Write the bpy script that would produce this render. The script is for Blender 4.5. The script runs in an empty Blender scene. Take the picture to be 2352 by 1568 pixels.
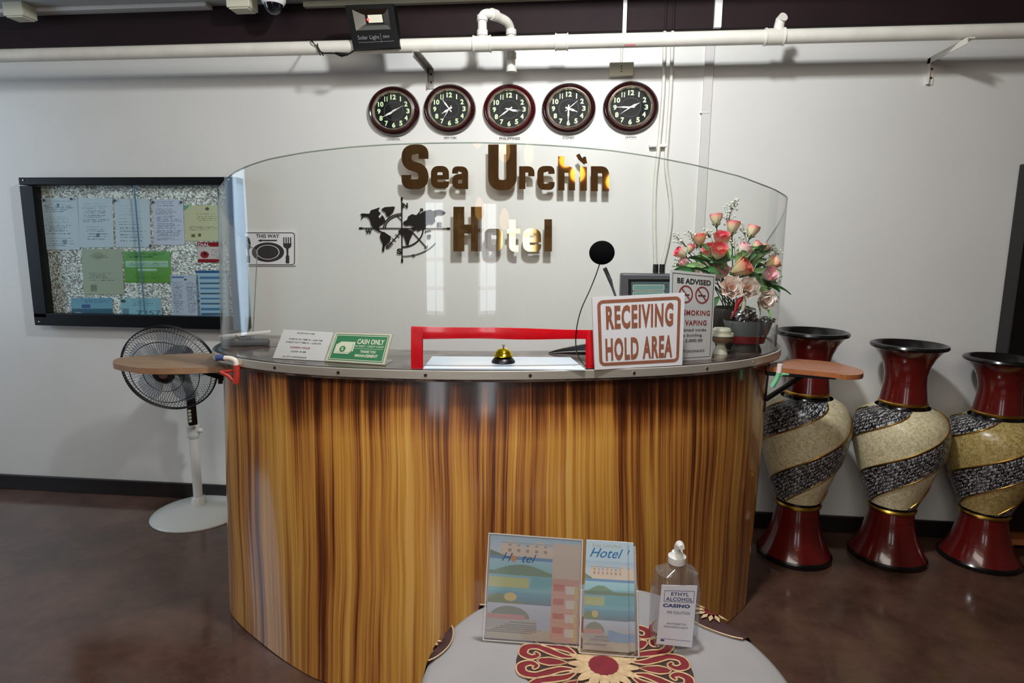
import bpy, bmesh, math, random
import numpy as np
from mathutils import Vector, Matrix
random.seed(7)
C = bpy.context.scene.collection
sc = bpy.context.scene
PI = math.pi
R_ = math.radians

# ------------------------------------------------------------------ camera
F = 1408.68; PIT = R_(8.8563); ROL = R_(.4892); PSI = R_(5.8007)
CAM = Vector((0, -3.2631, 1.5))
_M = Matrix.Rotation(PSI, 3, 'Z')
_f = Vector((0, math.cos(PIT), -math.sin(PIT)))
_r0 = Vector((1, 0, 0)); _u0 = Vector((0, math.sin(PIT), math.cos(PIT)))
CR = _M @ (math.cos(ROL)*_r0 + math.sin(ROL)*_u0)
CU = _M @ (-math.sin(ROL)*_r0 + math.cos(ROL)*_u0)
CF = _M @ _f
cd = bpy.data.cameras.new('camera'); cam = bpy.data.objects.new('camera', cd); C.objects.link(cam)
cd.sensor_width = 36; cd.lens = F/2352*36; cd.clip_start = .02
m = Matrix.Identity(4)
for i in range(3):
    m[i][0] = CR[i]; m[i][1] = CU[i]; m[i][2] = -CF[i]; m[i][3] = CAM[i]
cam.matrix_world = m
sc.camera = cam
sc.view_settings.view_transform = 'Standard'; sc.view_settings.look = 'None'
sc.view_settings.gamma = 1; sc.view_settings.exposure = 0.0
sc.view_settings.use_curve_mapping = False

# ------------------------------------------------------------------ world + lights
w = bpy.data.worlds.new('world'); sc.world = w; w.use_nodes = True
w.node_tree.nodes['Background'].inputs[0].default_value = (.75, .85, 1, 1)
w.node_tree.nodes['Background'].inputs[1].default_value = 1.0

def area(name, loc, target, sx, sy, power, col):
    l = bpy.data.lights.new(name, 'AREA'); l.shape = 'RECTANGLE'; l.size = sx; l.size_y = sy
    l.energy = power; l.color = col
    o = bpy.data.objects.new(name, l); C.objects.link(o); o.location = loc
    o.rotation_euler = (Vector(target)-Vector(loc)).to_track_quat('-Z', 'Y').to_euler()
    return o
area('ceiling_lamp_light', (.1, -1.8, 2.9), (-.25, 0, 1.2), .16, .16, 52, (.95, .98, 1))
area('daylight_left', (-5.05, -1.35, 1.75), (-1.8, -.35, 1.1), 1.0, 2.2, 36, (.62, .81, 1))
area('daylight_door_a', (-.95, -6.9, 1.35), (-.95, 0, 1.2), .5, 1.3, 6.5, (.93, .96, 1))
area('daylight_door_b', (.55, -6.9, 1.35), (.4, 0, 1.2), .4, 1.3, 5.5, (.93, .96, 1))
area('hall_fill_light', (-.7, -3.9, 3.36), (-.5, -.8, .6), 3.0, 1.6, 88, (1, .93, .84))  # added broad fill below the unseen ceiling, not a fixture of the hall

# ------------------------------------------------------------------ pixel to world
def ray(x, y): return CF + CR*((x-1176)/F) + CU*((784-y)/F)
def onz(x, y, z): d = ray(x, y); return CAM + d*((z-CAM.z)/d.z)
def ony(x, y, Y): d = ray(x, y); return CAM + d*((Y-CAM.y)/d.y)
def onpl(x, y, P, n):
    d = ray(x, y); n = Vector(n); return CAM + d*((Vector(P)-CAM).dot(n)/d.dot(n))
def pj(p):
    v = Vector(p)-CAM; z = v.dot(CF); return 1176+F*v.dot(CR)/z, 784-F*v.dot(CU)/z
def zat(py, X, Y):
    lo, hi = -.5, 3.5
    for _ in range(40):
        q = (lo+hi)/2
        if pj((X, Y, q))[1] > py: lo = q
        else: hi = q
    return lo

# ------------------------------------------------------------------ materials
def lin(c):
    return tuple(((v/255)/12.92 if v/255 <= .04045 else ((v/255+.055)/1.055)**2.4) for v in c)
def mat(name, col, rough=.5, metal=0, **k):
    m = bpy.data.materials.new(name); m.use_nodes = True
    b = m.node_tree.nodes['Principled BSDF']
    b.inputs['Base Color'].default_value = (*lin(col), 1)
    b.inputs['Roughness'].default_value = rough; b.inputs['Metallic'].default_value = metal
    if 'spec' in k: b.inputs['Specular IOR Level'].default_value = k['spec']
    if 'coat' in k: b.inputs['Coat Weight'].default_value = k['coat']; b.inputs['Coat Roughness'].default_value = k.get('coatr', .05)
    if 'emit' in k:
        b.inputs['Emission Color'].default_value = (*lin(k['emit']), 1); b.inputs['Emission Strength'].default_value = k.get('es', 1)
    if 'var' in k:       # slight procedural colour variation and relief
        nt = m.node_tree; tc = nt.nodes.new('ShaderNodeTexCoord'); nz = nt.nodes.new('ShaderNodeTexNoise')
        nz.inputs['Scale'].default_value = k.get('vs', 8); nz.inputs['Detail'].default_value = 4
        mp = nt.nodes.new('ShaderNodeMapping'); mp.inputs['Scale'].default_value = k.get('vm', (1, 1, 1))
        nt.links.new(tc.outputs['Object'], mp.inputs[0]); nt.links.new(mp.outputs[0], nz.inputs['Vector'])
        rp = nt.nodes.new('ShaderNodeValToRGB')
        c1 = [max(0, v*(1-k['var'])) for v in lin(col)]; c2 = [min(1, v*(1+k['var'])) for v in lin(col)]
        rp.color_ramp.elements[0].color = (*c1, 1); rp.color_ramp.elements[1].color = (*c2, 1)
        rp.color_ramp.elements[0].position = .3; rp.color_ramp.elements[1].position = .7
        nt.links.new(nz.outputs[0], rp.inputs[0]); nt.links.new(rp.outputs[0], b.inputs['Base Color'])
        if k.get('bump'):
            bp = nt.nodes.new('ShaderNodeBump'); bp.inputs['Strength'].default_value = k['bump']; bp.inputs['Distance'].default_value = .01
            nt.links.new(nz.outputs[0], bp.inputs['Height']); nt.links.new(bp.outputs[0], b.inputs['Normal'])
    return m
def glassmat(name, tint=(1, 1, 1), refl=1.0, rough=0.0, ior=1.45, haze=0, hazecol=(200, 200, 195)):
    m = bpy.data.materials.new(name); m.use_nodes = True; nt = m.node_tree; nt.nodes.clear()
    out = nt.nodes.new('ShaderNodeOutputMaterial'); mx = nt.nodes.new('ShaderNodeMixShader')
    tr = nt.nodes.new('ShaderNodeBsdfTransparent'); tr.inputs[0].default_value = (*tint, 1)
    gl = nt.nodes.new('ShaderNodeBsdfGlossy'); gl.inputs['Roughness'].default_value = rough
    lw = nt.nodes.new('ShaderNodeLayerWeight'); lw.inputs[0].default_value = .5      # same reflectance from either side of the sheet
    pw = nt.nodes.new('ShaderNodeMath'); pw.operation = 'POWER'; pw.inputs[1].default_value = 5
    nt.links.new(lw.outputs['Facing'], pw.inputs[0])
    f0 = ((ior-1)/(ior+1))**2
    ml = nt.nodes.new('ShaderNodeMath'); ml.operation = 'MULTIPLY_ADD'; ml.inputs[1].default_value = refl*(1-f0); ml.inputs[2].default_value = refl*f0
    nt.links.new(pw.outputs[0], ml.inputs[0]); nt.links.new(ml.outputs[0], mx.inputs[0])
    nt.links.new(tr.outputs[0], mx.inputs[1]); nt.links.new(gl.outputs[0], mx.inputs[2])
    last = mx
    if haze:
        df = nt.nodes.new('ShaderNodeBsdfDiffuse'); df.inputs[0].default_value = (*lin(hazecol), 1)
        m2 = nt.nodes.new('ShaderNodeMixShader'); m2.inputs[0].default_value = haze
        nt.links.new(mx.outputs[0], m2.inputs[1]); nt.links.new(df.outputs[0], m2.inputs[2]); last = m2
    nt.links.new(last.outputs[0], out.inputs[0])
    return m
def colmat(name, rough=.5):          # flat print: colours carried by the mesh
    m = mat(name, (255, 255, 255), rough); nt = m.node_tree
    a = nt.nodes.new('ShaderNodeAttribute'); a.attribute_name = 'Col'
    nt.links.new(a.outputs['Color'], nt.nodes['Principled BSDF'].inputs['Base Color'])
    return m

M = {}
M['wall'] = mat('wall_paint', (210, 209, 205), .38, var=.03, vs=2.2, bump=.02)
M['side'] = mat('side_wall_paint', (165, 150, 130), .6, var=.05)
M['ceil'] = mat('ceiling_paint', (176, 178, 176), .7, var=.04)
M['beam'] = mat('dark_beam_paint', (36, 24, 27), .65, spec=.15, var=.12, vs=5)
M['base'] = mat('baseboard_black', (26, 20, 20), .4, var=.1)
M['pvc'] = mat('white_painted_plastic', (214, 210, 200), .35, var=.06, vs=14, bump=.05)
M['trunk'] = mat('grey_trunking', (196, 192, 190), .45, var=.03)
M['black'] = mat('black_plastic', (9, 9, 10), .35)
M['blackg'] = mat('black_gloss', (10, 12, 18), .12, coat=.5)
M['dgrey'] = mat('dark_grey_plastic', (72, 72, 78), .45)
M['white'] = mat('white_plastic', (226, 224, 220), .4)
M['cream'] = mat('cream_plastic', (205, 202, 182), .5)
M['rust'] = mat('rusty_metal', (150, 145, 140), .5, .3, var=.5, vs=40)
M['chrome'] = mat('chrome', (220, 218, 212), .12, 1)
M['mahog'] = mat('mahogany_gloss', (40, 11, 13), .12, coat=.6, var=.25, vs=10)
M['mahogr'] = mat('red_mahogany_gloss', (60, 8, 13), .12, coat=.6, var=.2, vs=10)
M['bezel'] = mat('bezel_gold_chrome', (226, 208, 192), .28, .85)
M['dial'] = mat('dial_black', (12, 15, 17), .6, spec=.15)
M['lume'] = mat('pale_green_numeral', (205, 232, 180), .5)
M['silver'] = mat('silver_hand', (225, 225, 222), .3, .2)
M['glass'] = glassmat('clock_glass', refl=.16)
M['screen'] = glassmat('acrylic_sheet', tint=(.985, .995, .985), refl=1.0, ior=1.46, haze=.004, hazecol=(190, 196, 188))
M['edge'] = glassmat('acrylic_edge', tint=(.55, .6, .56), refl=.8, haze=.35, hazecol=(170, 178, 168))
M['clear'] = glassmat('clear_plastic', tint=(.95, .95, .96), refl=1.2, rough=.03, haze=.04)
M['bottle'] = glassmat('bottle_plastic', tint=(.84, .83, .84), refl=1.6, rough=.05, haze=.10)
M['pane'] = glassmat('notice_glass', tint=(.93, .97, .98), refl=.55)
M['gold'] = mat('mirror_gold', (228, 192, 130), .035, 1)
M['brass'] = mat('brass_bell', (220, 190, 40), .15, 1)
M['mapblack'] = mat('map_black', (12, 8, 9), .45, spec=.2)
M['ink'] = mat('black_ink', (32, 30, 32), .6)
M['red'] = mat('red_tape', (205, 16, 30), .22, coat=.6, var=.12, vs=18, bump=.12)
M['steel'] = mat('brushed_steel', (196, 190, 178), .36, .55, var=.1, vs=30, vm=(.4, .4, 18))
M['hole'] = mat('screw_dark', (22, 18, 18), .5)
M['paper'] = mat('white_sheet', (208, 222, 236), .3)
M['signw'] = mat('sign_white', (216, 214, 216), .4)
M['brown'] = mat('sign_brown', (142, 88, 66), .5, var=.12, vs=60)
M['signred'] = mat('sign_red', (150, 42, 52), .5)
M['green'] = mat('sign_green', (52, 128, 88), .45)
M['cashw'] = mat('sign_cream', (222, 224, 200), .5)
M['oak'] = mat('shelf_wood', (146, 112, 84), .35, var=.2, vs=6, vm=(1, 9, 3))
M['oakr'] = mat('shelf_wood_red', (158, 96, 58), .25, var=.2, vs=6, vm=(1, 9, 3))
M['vred'] = mat('vase_red_lacquer', (88, 18, 16), .2, coat=.5, var=.12, vs=7, vm=(1, 1, 9), bump=.06)
M['vblack'] = mat('vase_black', (16, 13, 14), .2)
M['vgold'] = mat('vase_gold', (196, 152, 70), .3, 1)
M['acry'] = mat('white_fan_plastic', (212, 214, 210), .3)
M['bluegrey'] = mat('blue_grey_tone', (92, 116, 142), .25)
M['flred'] = mat('boat_red', (110, 18, 28), .3)
M['flgrey'] = mat('boat_grey', (110, 116, 118), .3, .3)
M['foil'] = mat('silver_foil', (190, 190, 195), .18, 1)
M['stem'] = mat('stem_green', (62, 74, 50), .6)
M['darkwood'] = mat('dark_basket', (36, 28, 24), .6)
M['cloth'] = mat('grey_cloth', (156, 152, 152), .75, var=.08, vs=5, bump=.03)
M['clred'] = mat('embroidery_red', (122, 20, 32), .55, var=.15, vs=60)
M['clbrown'] = mat('embroidery_brown', (62, 34, 30), .7)
M['clcream'] = mat('embroidery_cream', (202, 172, 132), .4, var=.2, vs=80)
M['print'] = colmat('printed_paper', .3)
M['lamp'] = mat('lamp_glass_lit', (255, 220, 150), .4, emit=(255, 190, 100), es=3.2)
M['daypane'] = mat('daylight_pane', (255, 255, 255), .4, emit=(235, 242, 255), es=1.8)
M['redled'] = mat('red_led', (255, 60, 60), .3, emit=(255, 60, 60), es=4)
M['table'] = mat('table_wood', (90, 60, 40), .5, var=.2)
M['panelwood'] = mat('front_wall_wood', (206, 170, 128), .5, var=.3, vs=4, vm=(8, 8, .6))

def floor_mat():
    m = mat('floor_vinyl', (66, 48, 44), .16); nt = m.node_tree; b = nt.nodes['Principled BSDF']
    tc = nt.nodes.new('ShaderNodeTexCoord')
    nz = nt.nodes.new('ShaderNodeTexNoise'); nz.inputs['Scale'].default_value = 3.5; nz.inputs['Detail'].default_value = 9; nz.inputs['Roughness'].default_value = .7
    nt.links.new(tc.outputs['Object'], nz.inputs['Vector'])
    rp = nt.nodes.new('ShaderNodeValToRGB')
    e = rp.color_ramp.elements; e[0].position = .3; e[0].color = (*lin((62, 43, 36)), 1); e[1].position = .75; e[1].color = (*lin((106, 78, 64)), 1)
    nt.links.new(nz.outputs[0], rp.inputs[0])
    n2 = nt.nodes.new('ShaderNodeTexNoise'); n2.inputs['Scale'].default_value = 26; n2.inputs['Detail'].default_value = 6; n2.inputs['Distortion'].default_value = 1.5
    nt.links.new(tc.outputs['Object'], n2.inputs['Vector'])
    r2 = nt.nodes.new('ShaderNodeValToRGB'); r2.color_ramp.elements[0].position = .66; r2.color_ramp.elements[0].color = (0, 0, 0, 1)
    r2.color_ramp.elements[1].position = .8; r2.color_ramp.elements[1].color = (.35, .35, .35, 1); nt.links.new(n2.outputs[0], r2.inputs[0])
    mx = nt.nodes.new('ShaderNodeMixRGB'); mx.inputs[2].default_value = (*lin((128, 98, 84)), 1)
    nt.links.new(r2.outputs[0], mx.inputs[0]); nt.links.new(rp.outputs[0], mx.inputs[1]); nt.links.new(mx.outputs[0], b.inputs['Base Color'])
    mr = nt.nodes.new('ShaderNodeMapRange'); mr.inputs[3].default_value = .05; mr.inputs[4].default_value = .2
    nt.links.new(nz.outputs[0], mr.inputs[0]); nt.links.new(mr.outputs[0], b.inputs['Roughness'])
    return m
M['floor'] = floor_mat()

def drum_mat():
    m = mat('painted_wood_grain', (170, 110, 50), .3, coat=.8, coatr=.09); nt = m.node_tree; b = nt.nodes['Principled BSDF']
    N = nt.nodes.new; L = nt.links.new
    uv = N('ShaderNodeUVMap'); uv.uv_map = 'UVMap'
    sp = N('ShaderNodeSeparateXYZ'); L(uv.outputs[0], sp.inputs[0])
    def noise(su, sv, scale, det, dist=0, off=0, lean=None):
        mp = N('ShaderNodeMapping'); mp.inputs['Scale'].default_value = (su, sv, 1); mp.inputs['Location'].default_value = (off, off*.7, off)
        L(warp.outputs[0], mp.inputs[0]); n = N('ShaderNodeTexNoise'); n.inputs['Scale'].default_value = scale
        n.inputs['Detail'].default_value = det; n.inputs['Distortion'].default_value = dist; L(mp.outputs[0], n.inputs['Vector']); return n
    # gentle lean and wander of the strokes
    wn = N('ShaderNodeTexNoise'); wn.inputs['Scale'].default_value = 1.6; wn.inputs['Detail'].default_value = 1; L(uv.outputs[0], wn.inputs['Vector'])
    ma = N('ShaderNodeMath'); ma.operation = 'MULTIPLY_ADD'; ma.inputs[1].default_value = .05; L(wn.outputs[0], ma.inputs[0]); L(sp.outputs[0], ma.inputs[2])
    warp = N('ShaderNodeCombineXYZ'); ln_ = N('ShaderNodeMath'); ln_.operation = 'MULTIPLY_ADD'; ln_.inputs[1].default_value = .045; L(sp.outputs[1], ln_.inputs[0]); L(ma.outputs[0], ln_.inputs[2]); L(ln_.outputs[0], warp.inputs[0]); L(sp.outputs[1], warp.inputs[1])
    a = noise(6, .5, 1.0, 3, .1); c = noise(46, .75, 1.0, 5, .05, 3.3); d = noise(190, 1.6, 1.0, 4, 0, 7.7)
    ad = N('ShaderNodeMath'); ad.operation = 'MULTIPLY_ADD'; ad.inputs[1].default_value = 1.05; L(c.outputs[0], ad.inputs[0]); aw = N('ShaderNodeMath'); aw.operation = 'MULTIPLY_ADD'; aw.inputs[1].default_value = 1.2; aw.inputs[2].default_value = -.1; L(a.outputs[0], aw.inputs[0]); L(aw.outputs[0], ad.inputs[2])
    a2 = N('ShaderNodeMath'); a2.operation = 'MULTIPLY_ADD'; a2.inputs[1].default_value = .75; L(d.outputs[0], a2.inputs[0]); L(ad.outputs[0], a2.inputs[2])
    # brush starts darker along the top edge: strokes of stain
    tn = noise(26, 1.2, 1.0, 4, 0, 12)
    tp = N('ShaderNodeMapRange'); tp.inputs[1].default_value = .86; tp.inputs[2].default_value = 1.05; tp.inputs[3].default_value = 0; tp.inputs[4].default_value = .85
    L(sp.outputs[1], tp.inputs[0])
    tm = N('ShaderNodeMath'); tm.operation = 'MULTIPLY'; L(tp.outputs[0], tm.inputs[0]); L(tn.outputs[0], tm.inputs[1])
    tm2 = N('ShaderNodeMath'); tm2.operation = 'SUBTRACT'; L(a2.outputs[0], tm2.inputs[0]); L(tm.outputs[0], tm2.inputs[1])
    mr = N('ShaderNodeMapRange'); mr.inputs[1].default_value = .86; mr.inputs[2].default_value = 1.70; L(tm2.outputs[0], mr.inputs[0])
    rp = N('ShaderNodeValToRGB'); e = rp.color_ramp.elements
    e[0].position = 0; e[0].color = (*lin((48, 20, 12)), 1); e[1].position = 1; e[1].color = (*lin((222, 172, 92)), 1)
    for p, cc in ((.25, (92, 46, 20)), (.42, (142, 84, 38)), (.6, (184, 124, 58)), (.8, (206, 150, 66))):
        q = e.new(p); q.color = (*lin(cc), 1)
    L(mr.outputs[0], rp.inputs[0]); L(rp.outputs[0], b.inputs['Base Color'])
    bp = N('ShaderNodeBump'); bp.inputs['Strength'].default_value = .12; bp.inputs['Distance'].default_value = .004
    L(c.outputs[0], bp.inputs['Height']); L(bp.outputs[0], b.inputs['Normal'])
    return m
M['drum'] = drum_mat()

def marble(name, c1, c2, c3, scale, rough):
    m = mat(name, c1, rough); nt = m.node_tree; b = nt.nodes['Principled BSDF']; N = nt.nodes.new; L = nt.links.new
    tc = N('ShaderNodeTexCoord'); n = N('ShaderNodeTexNoise'); n.inputs['Scale'].default_value = scale; n.inputs['Detail'].default_value = 8; n.inputs['Distortion'].default_value = 1.2
    L(tc.outputs['Object'], n.inputs['Vector']); rp = N('ShaderNodeValToRGB'); e = rp.color_ramp.elements
    e[0].position = .38; e[0].color = (*lin(c1), 1); e[1].position = .66; e[1].color = (*lin(c3), 1); q = e.new(.5); q.color = (*lin(c2), 1)
    L(n.outputs[0], rp.inputs[0]); L(rp.outputs[0], b.inputs['Base Color']); return m
M['top'] = marble('counter_laminate', (58, 48, 46), (84, 70, 66), (120, 102, 94), 9, .13)
M['vcream'] = marble('vase_cream_crackle', (188, 174, 134), (212, 200, 162), (226, 216, 182), 75, .28)
M['vcream2'] = marble('vase_tan_crackle', (146, 124, 72), (172, 150, 94), (192, 172, 116), 75, .28)
def glitter():
    m = mat('glitter_board', (190, 184, 172), .35, .3); nt = m.node_tree; b = nt.nodes['Principled BSDF']; N = nt.nodes.new; L = nt.links.new
    tc = N('ShaderNodeTexCoord'); v = N('ShaderNodeTexVoronoi'); v.inputs['Scale'].default_value = 120; L(tc.outputs['Object'], v.inputs['Vector'])
    rp = N('ShaderNodeValToRGB'); e = rp.color_ramp.elements; e[0].position = .15; e[0].color = (*lin((150, 142, 132)), 1); e[1].position = .85; e[1].color = (*lin((255, 252, 240)), 1)
    sp = N('ShaderNodeSeparateColor'); L(v.outputs['Color'], sp.inputs[0]); L(sp.outputs[0], rp.inputs[0]); L(rp.outputs[0], b.inputs['Base Color'])
    bp = N('ShaderNodeBump'); bp.inputs['Strength'].default_value = .5; bp.inputs['Distance'].default_value = .01; L(v.outputs['Distance'], bp.inputs['Height']); L(bp.outputs[0], b.inputs['Normal'])
    return m
M['glitter'] = glitter()
def mosaic():
    m = mat('shell_mosaic', (30, 28, 30), .3); nt = m.node_tree; b = nt.nodes['Principled BSDF']; N = nt.nodes.new; L = nt.links.new
    uv = N('ShaderNodeUVMap'); uv.uv_map = 'UVMap'
    br = N('ShaderNodeTexBrick'); br.inputs['Scale'].default_value = 1; br.inputs['Brick Width'].default_value = .04; br.inputs['Row Height'].default_value = .0185
    br.inputs['Mortar Size'].default_value = .0022; br.inputs['Mortar'].default_value = (*lin((12, 11, 13)), 1); br.inputs['Color1'].default_value = (0, 0, 0, 1); br.inputs['Color2'].default_value = (1, 1, 1, 1)
    L(uv.outputs[0], br.inputs[0])
    n = N('ShaderNodeTexNoise'); n.inputs['Scale'].default_value = 95; n.inputs['Detail'].default_value = 2; n.inputs['Distortion'].default_value = 2; L(uv.outputs[0], n.inputs['Vector'])
    rp = N('ShaderNodeValToRGB'); rp.color_ramp.interpolation = 'LINEAR'; e = rp.color_ramp.elements
    e[0].position = .46; e[0].color = (*lin((14, 13, 16)), 1); e[1].position = .58; e[1].color = (*lin((214, 214, 216)), 1); q = e.new(.52); q.color = (*lin((84, 82, 82)), 1)
    L(n.outputs[0], rp.inputs[0])
    n2 = N('ShaderNodeTexNoise'); n2.inputs['Scale'].default_value = 13; L(uv.outputs[0], n2.inputs['Vector'])
    r2 = N('ShaderNodeValToRGB'); r2.color_ramp.elements[0].position = .64; r2.color_ramp.elements[1].position = .72; L(n2.outputs[0], r2.inputs[0])
    mx = N('ShaderNodeMixRGB'); mx.blend_type = 'MULTIPLY'; mx.inputs[2].default_value = (*lin((220, 160, 100)), 1); L(r2.outputs[0], mx.inputs[0]); L(rp.outputs[0], mx.inputs[1])
    m2 = N('ShaderNodeMixRGB'); m2.inputs[2].default_value = (*lin((12, 11, 13)), 1); L(br.outputs['Fac'], m2.inputs[0]); L(mx.outputs[0], m2.inputs[1])
    L(m2.outputs[0], b.inputs['Base Color'])
    bp = N('ShaderNodeBump'); bp.inputs['Strength'].default_value = .5; bp.inputs['Distance'].default_value = .003; bp.invert = True; L(br.outputs['Fac'], bp.inputs['Height']); L(bp.outputs[0], b.inputs['Normal'])
    return m
M['mosaic'] = mosaic()
def petal(name, base, tip, zc=.5):
    m = mat(name, base, .6); nt = m.node_tree; b = nt.nodes['Principled BSDF']; N = nt.nodes.new; L = nt.links.new
    uv = N('ShaderNodeAttribute'); uv.attribute_name = 'Col'
    rp = N('ShaderNodeValToRGB'); e = rp.color_ramp.elements; e[0].position = .5; e[0].color = (*lin(base), 1); e[1].position = 1.0; e[1].color = (*lin(tip), 1)
    L(uv.outputs['Fac'], rp.inputs[0]); L(rp.outputs[0], b.inputs['Base Color']); b.inputs['Subsurface Weight'].default_value = .5; b.inputs['Subsurface Radius'].default_value = (.02, .015, .012); b.inputs['Subsurface Scale'].default_value = 1
    return m
M['rose'] = petal('rose_pink_yellow', (248, 234, 184), (230, 48, 108))
M['roseo'] = petal('rose_orange', (250, 214, 160), (228, 104, 96))
M['rosep'] = petal('rose_pale', (250, 236, 216), (240, 168, 184))
M['peony'] = petal('peony_pale', (252, 206, 188), (255, 246, 238))
M['leaf'] = mat('leaf_green', (44, 92, 42), .5, var=.4, vs=30)
M['leafp'] = mat('leaf_pale', (132, 172, 110), .5, var=.3, vs=30)
M['breath'] = mat('baby_breath', (206, 208, 190), .7)

# ------------------------------------------------------------------ object helpers
def wloc(p):
    v = Vector((0, 0, 0))
    while p is not None: v += p.location; p = p.parent
    return v
def tag(o, label=None, cat=None, group=None, kind=None):
    if label: o['label'] = label
    if cat: o['category'] = cat
    if group: o['group'] = group
    if kind: o['kind'] = kind
    return o
def thing(name, loc, label, cat, group=None):
    o = bpy.data.objects.new(name, None); o.empty_display_size = .05; C.objects.link(o); o.location = loc
    return tag(o, label, cat, group)
class MB:
    def __init__(s): s.v = []; s.f = []; s.uv = None; s.col = None
    def add(s, vs, fs):
        n = len(s.v); s.v += [Vector(v) for v in vs]; s.f += [tuple(i+n for i in f) for f in fs]; return s
    def box(s, c, d, bev=0, rot=None):
        c = Vector(c); hx, hy, hz = d[0]/2, d[1]/2, d[2]/2
        b = min(bev, hx*.45, hy*.45, hz*.45)
        R = rot if rot is not None else Matrix.Identity(3)
        if b <= 0:
            vs = [c + R @ Vector((x*hx, y*hy, z*hz)) for z in (-1, 1) for y in (-1, 1) for x in (-1, 1)]
            return s.add(vs, [(0, 2, 3, 1), (4, 5, 7, 6), (0, 1, 5, 4), (2, 6, 7, 3), (0, 4, 6, 2), (1, 3, 7, 5)])
        bm = bmesh.new(); bmesh.ops.create_cube(bm, size=1)
        for v in bm.verts: v.co = Vector((v.co.x*2*hx, v.co.y*2*hy, v.co.z*2*hz))
        bmesh.ops.bevel(bm, geom=bm.edges[:], offset=b, segments=2, affect='EDGES', profile=.5)
        bm.verts.index_update()
        s.add([c + R @ v.co for v in bm.verts], [tuple(v.index for v in f.verts) for f in bm.faces]); bm.free(); return s
    def hexa(s, fr, bk):
        return s.add(list(fr)+list(bk), [(0, 1, 2, 3), (7, 6, 5, 4), (0, 4, 5, 1), (1, 5, 6, 2), (2, 6, 7, 3), (3, 7, 4, 0)])
    def slab(s, q, t):      # q: 4 corners; t thickness vector away from the viewer
        return s.hexa(q, [Vector(p)+Vector(t) for p in q])
    def tube(s, pts, r, n=8, closed=False, cap=True):
        pts = [Vector(p) for p in pts]; k = len(pts)
        rs = r if isinstance(r, (list, tuple)) else [r]*k
        base = len(s.v); up = None
        for i, p in enumerate(pts):
            if closed: t = pts[(i+1) % k]-pts[i-1]
            else: t = pts[min(i+1, k-1)]-pts[max(i-1, 0)]
            if t.length < 1e-9: t = Vector((0, 0, 1))
            t.normalize()
            if up is None:
                up = Vector((0, 0, 1)) if abs(t.z) < .9 else Vector((1, 0, 0))
            up = up - t*up.dot(t)
            if up.length < 1e-6: up = t.orthogonal()
            up.normalize(); sd = t.cross(up)
            for j in range(n):
                a = 2*PI*j/n; s.v.append(p + rs[i]*(math.cos(a)*up+math.sin(a)*sd))
        m_ = k if closed else k-1
        for i in range(m_):
            for j in range(n):
                a = base+i*n+j; b = base+i*n+(j+1) % n; c = base+((i+1) % k)*n+(j+1) % n; d = base+((i+1) % k)*n+j
                s.f.append((a, d, c, b))
        if cap and not closed:
            s.f.append(tuple(base+j for j in range(n))); s.f.append(tuple(base+(k-1)*n+j for j in reversed(range(n))))
        return s
    def lathe(s, prof, c=(0, 0, 0), n=40, ax=None, sx=1, sy=1, caps=True):
        # prof: (r, h) pairs; axis +Z unless ax=(u, v, w) vectors given
        c = Vector(c); u, v, w = ax if ax else (Vector((1, 0, 0)), Vector((0, 1, 0)), Vector((0, 0, 1)))
        base = len(s.v)
        for r, h in prof:
            for j in range(n):
                a = 2*PI*j/n; s.v.append(c+u*(r*math.cos(a)*sx)+v*(r*math.sin(a)*sy)+w*h)
        for i in range(len(prof)-1):
            for j in range(n):
                s.f.append((base+i*n+j, base+i*n+(j+1) % n, base+(i+1)*n+(j+1) % n, base+(i+1)*n+j))
        if caps:
            if prof[0][0] > 1e-5: s.f.append(tuple(base+j for j in reversed(range(n))))
            if prof[-1][0] > 1e-5: s.f.append(tuple(base+(len(prof)-1)*n+j for j in range(n)))
        return s
    def ball(s, c, r, n=10, m=6, sc_=(1, 1, 1), rot=None):
        prof = [(math.sin(PI*i/m), -math.cos(PI*i/m)) for i in range(m+1)]
        b0 = len(s.v); s.lathe(prof, (0, 0, 0), n, caps=False)
        R = rot if rot is not None else Matrix.Identity(3)
        for i in range(b0, len(s.v)):
            v = s.v[i]; s.v[i] = Vector(c) + R @ Vector((v.x*r*sc_[0], v.y*r*sc_[1], v.z*r*sc_[2]))
        return s
    def prism(s, poly, t):   # poly: 3D points in order; t thickness vector
        n = len(poly); poly = [Vector(p) for p in poly]; t = Vector(t)
        return s.add(poly+[p+t for p in poly], [tuple(range(n)), tuple(range(2*n-1, n-1, -1))]+[(i, i+n, (i+1) % n+n, (i+1) % n) for i in range(n)])
    def grid(s, P, closed=False):
        a = len(P); b = len(P[0]); base = len(s.v)
        for row in P: s.v += [Vector(p) for p in row]
        for i in range(a-1):
            for j in range(b if closed else b-1):
                s.f.append((base+i*b+j, base+i*b+(j+1) % b, base+(i+1)*b+(j+1) % b, base+(i+1)*b+j))
        return s
    def build(s, name, m, parent=None, smooth=None, uv=None, col=None, fixn=True, **tg):
        me = bpy.data.meshes.new(name); off = wloc(parent)
        if parent is None:
            xs = [v.x for v in s.v]; ys = [v.y for v in s.v]; zs = [v.z for v in s.v]
            org = Vector(((min(xs)+max(xs))/2, (min(ys)+max(ys))/2, min(zs))) if tg.get('label') else Vector((0, 0, 0))
            off = org
        me.from_pydata([v-off for v in s.v], [], s.f)
        if fixn:
            bm = bmesh.new(); bm.from_mesh(me); bmesh.ops.recalc_face_normals(bm, faces=bm.faces); bm.to_mesh(me); bm.free()
        me.materials.append(m)
        if uv is not None:
            l = me.uv_layers.new(name='UVMap')
            for lp in me.loops: l.data[lp.index].uv = uv[lp.vertex_index]
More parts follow.
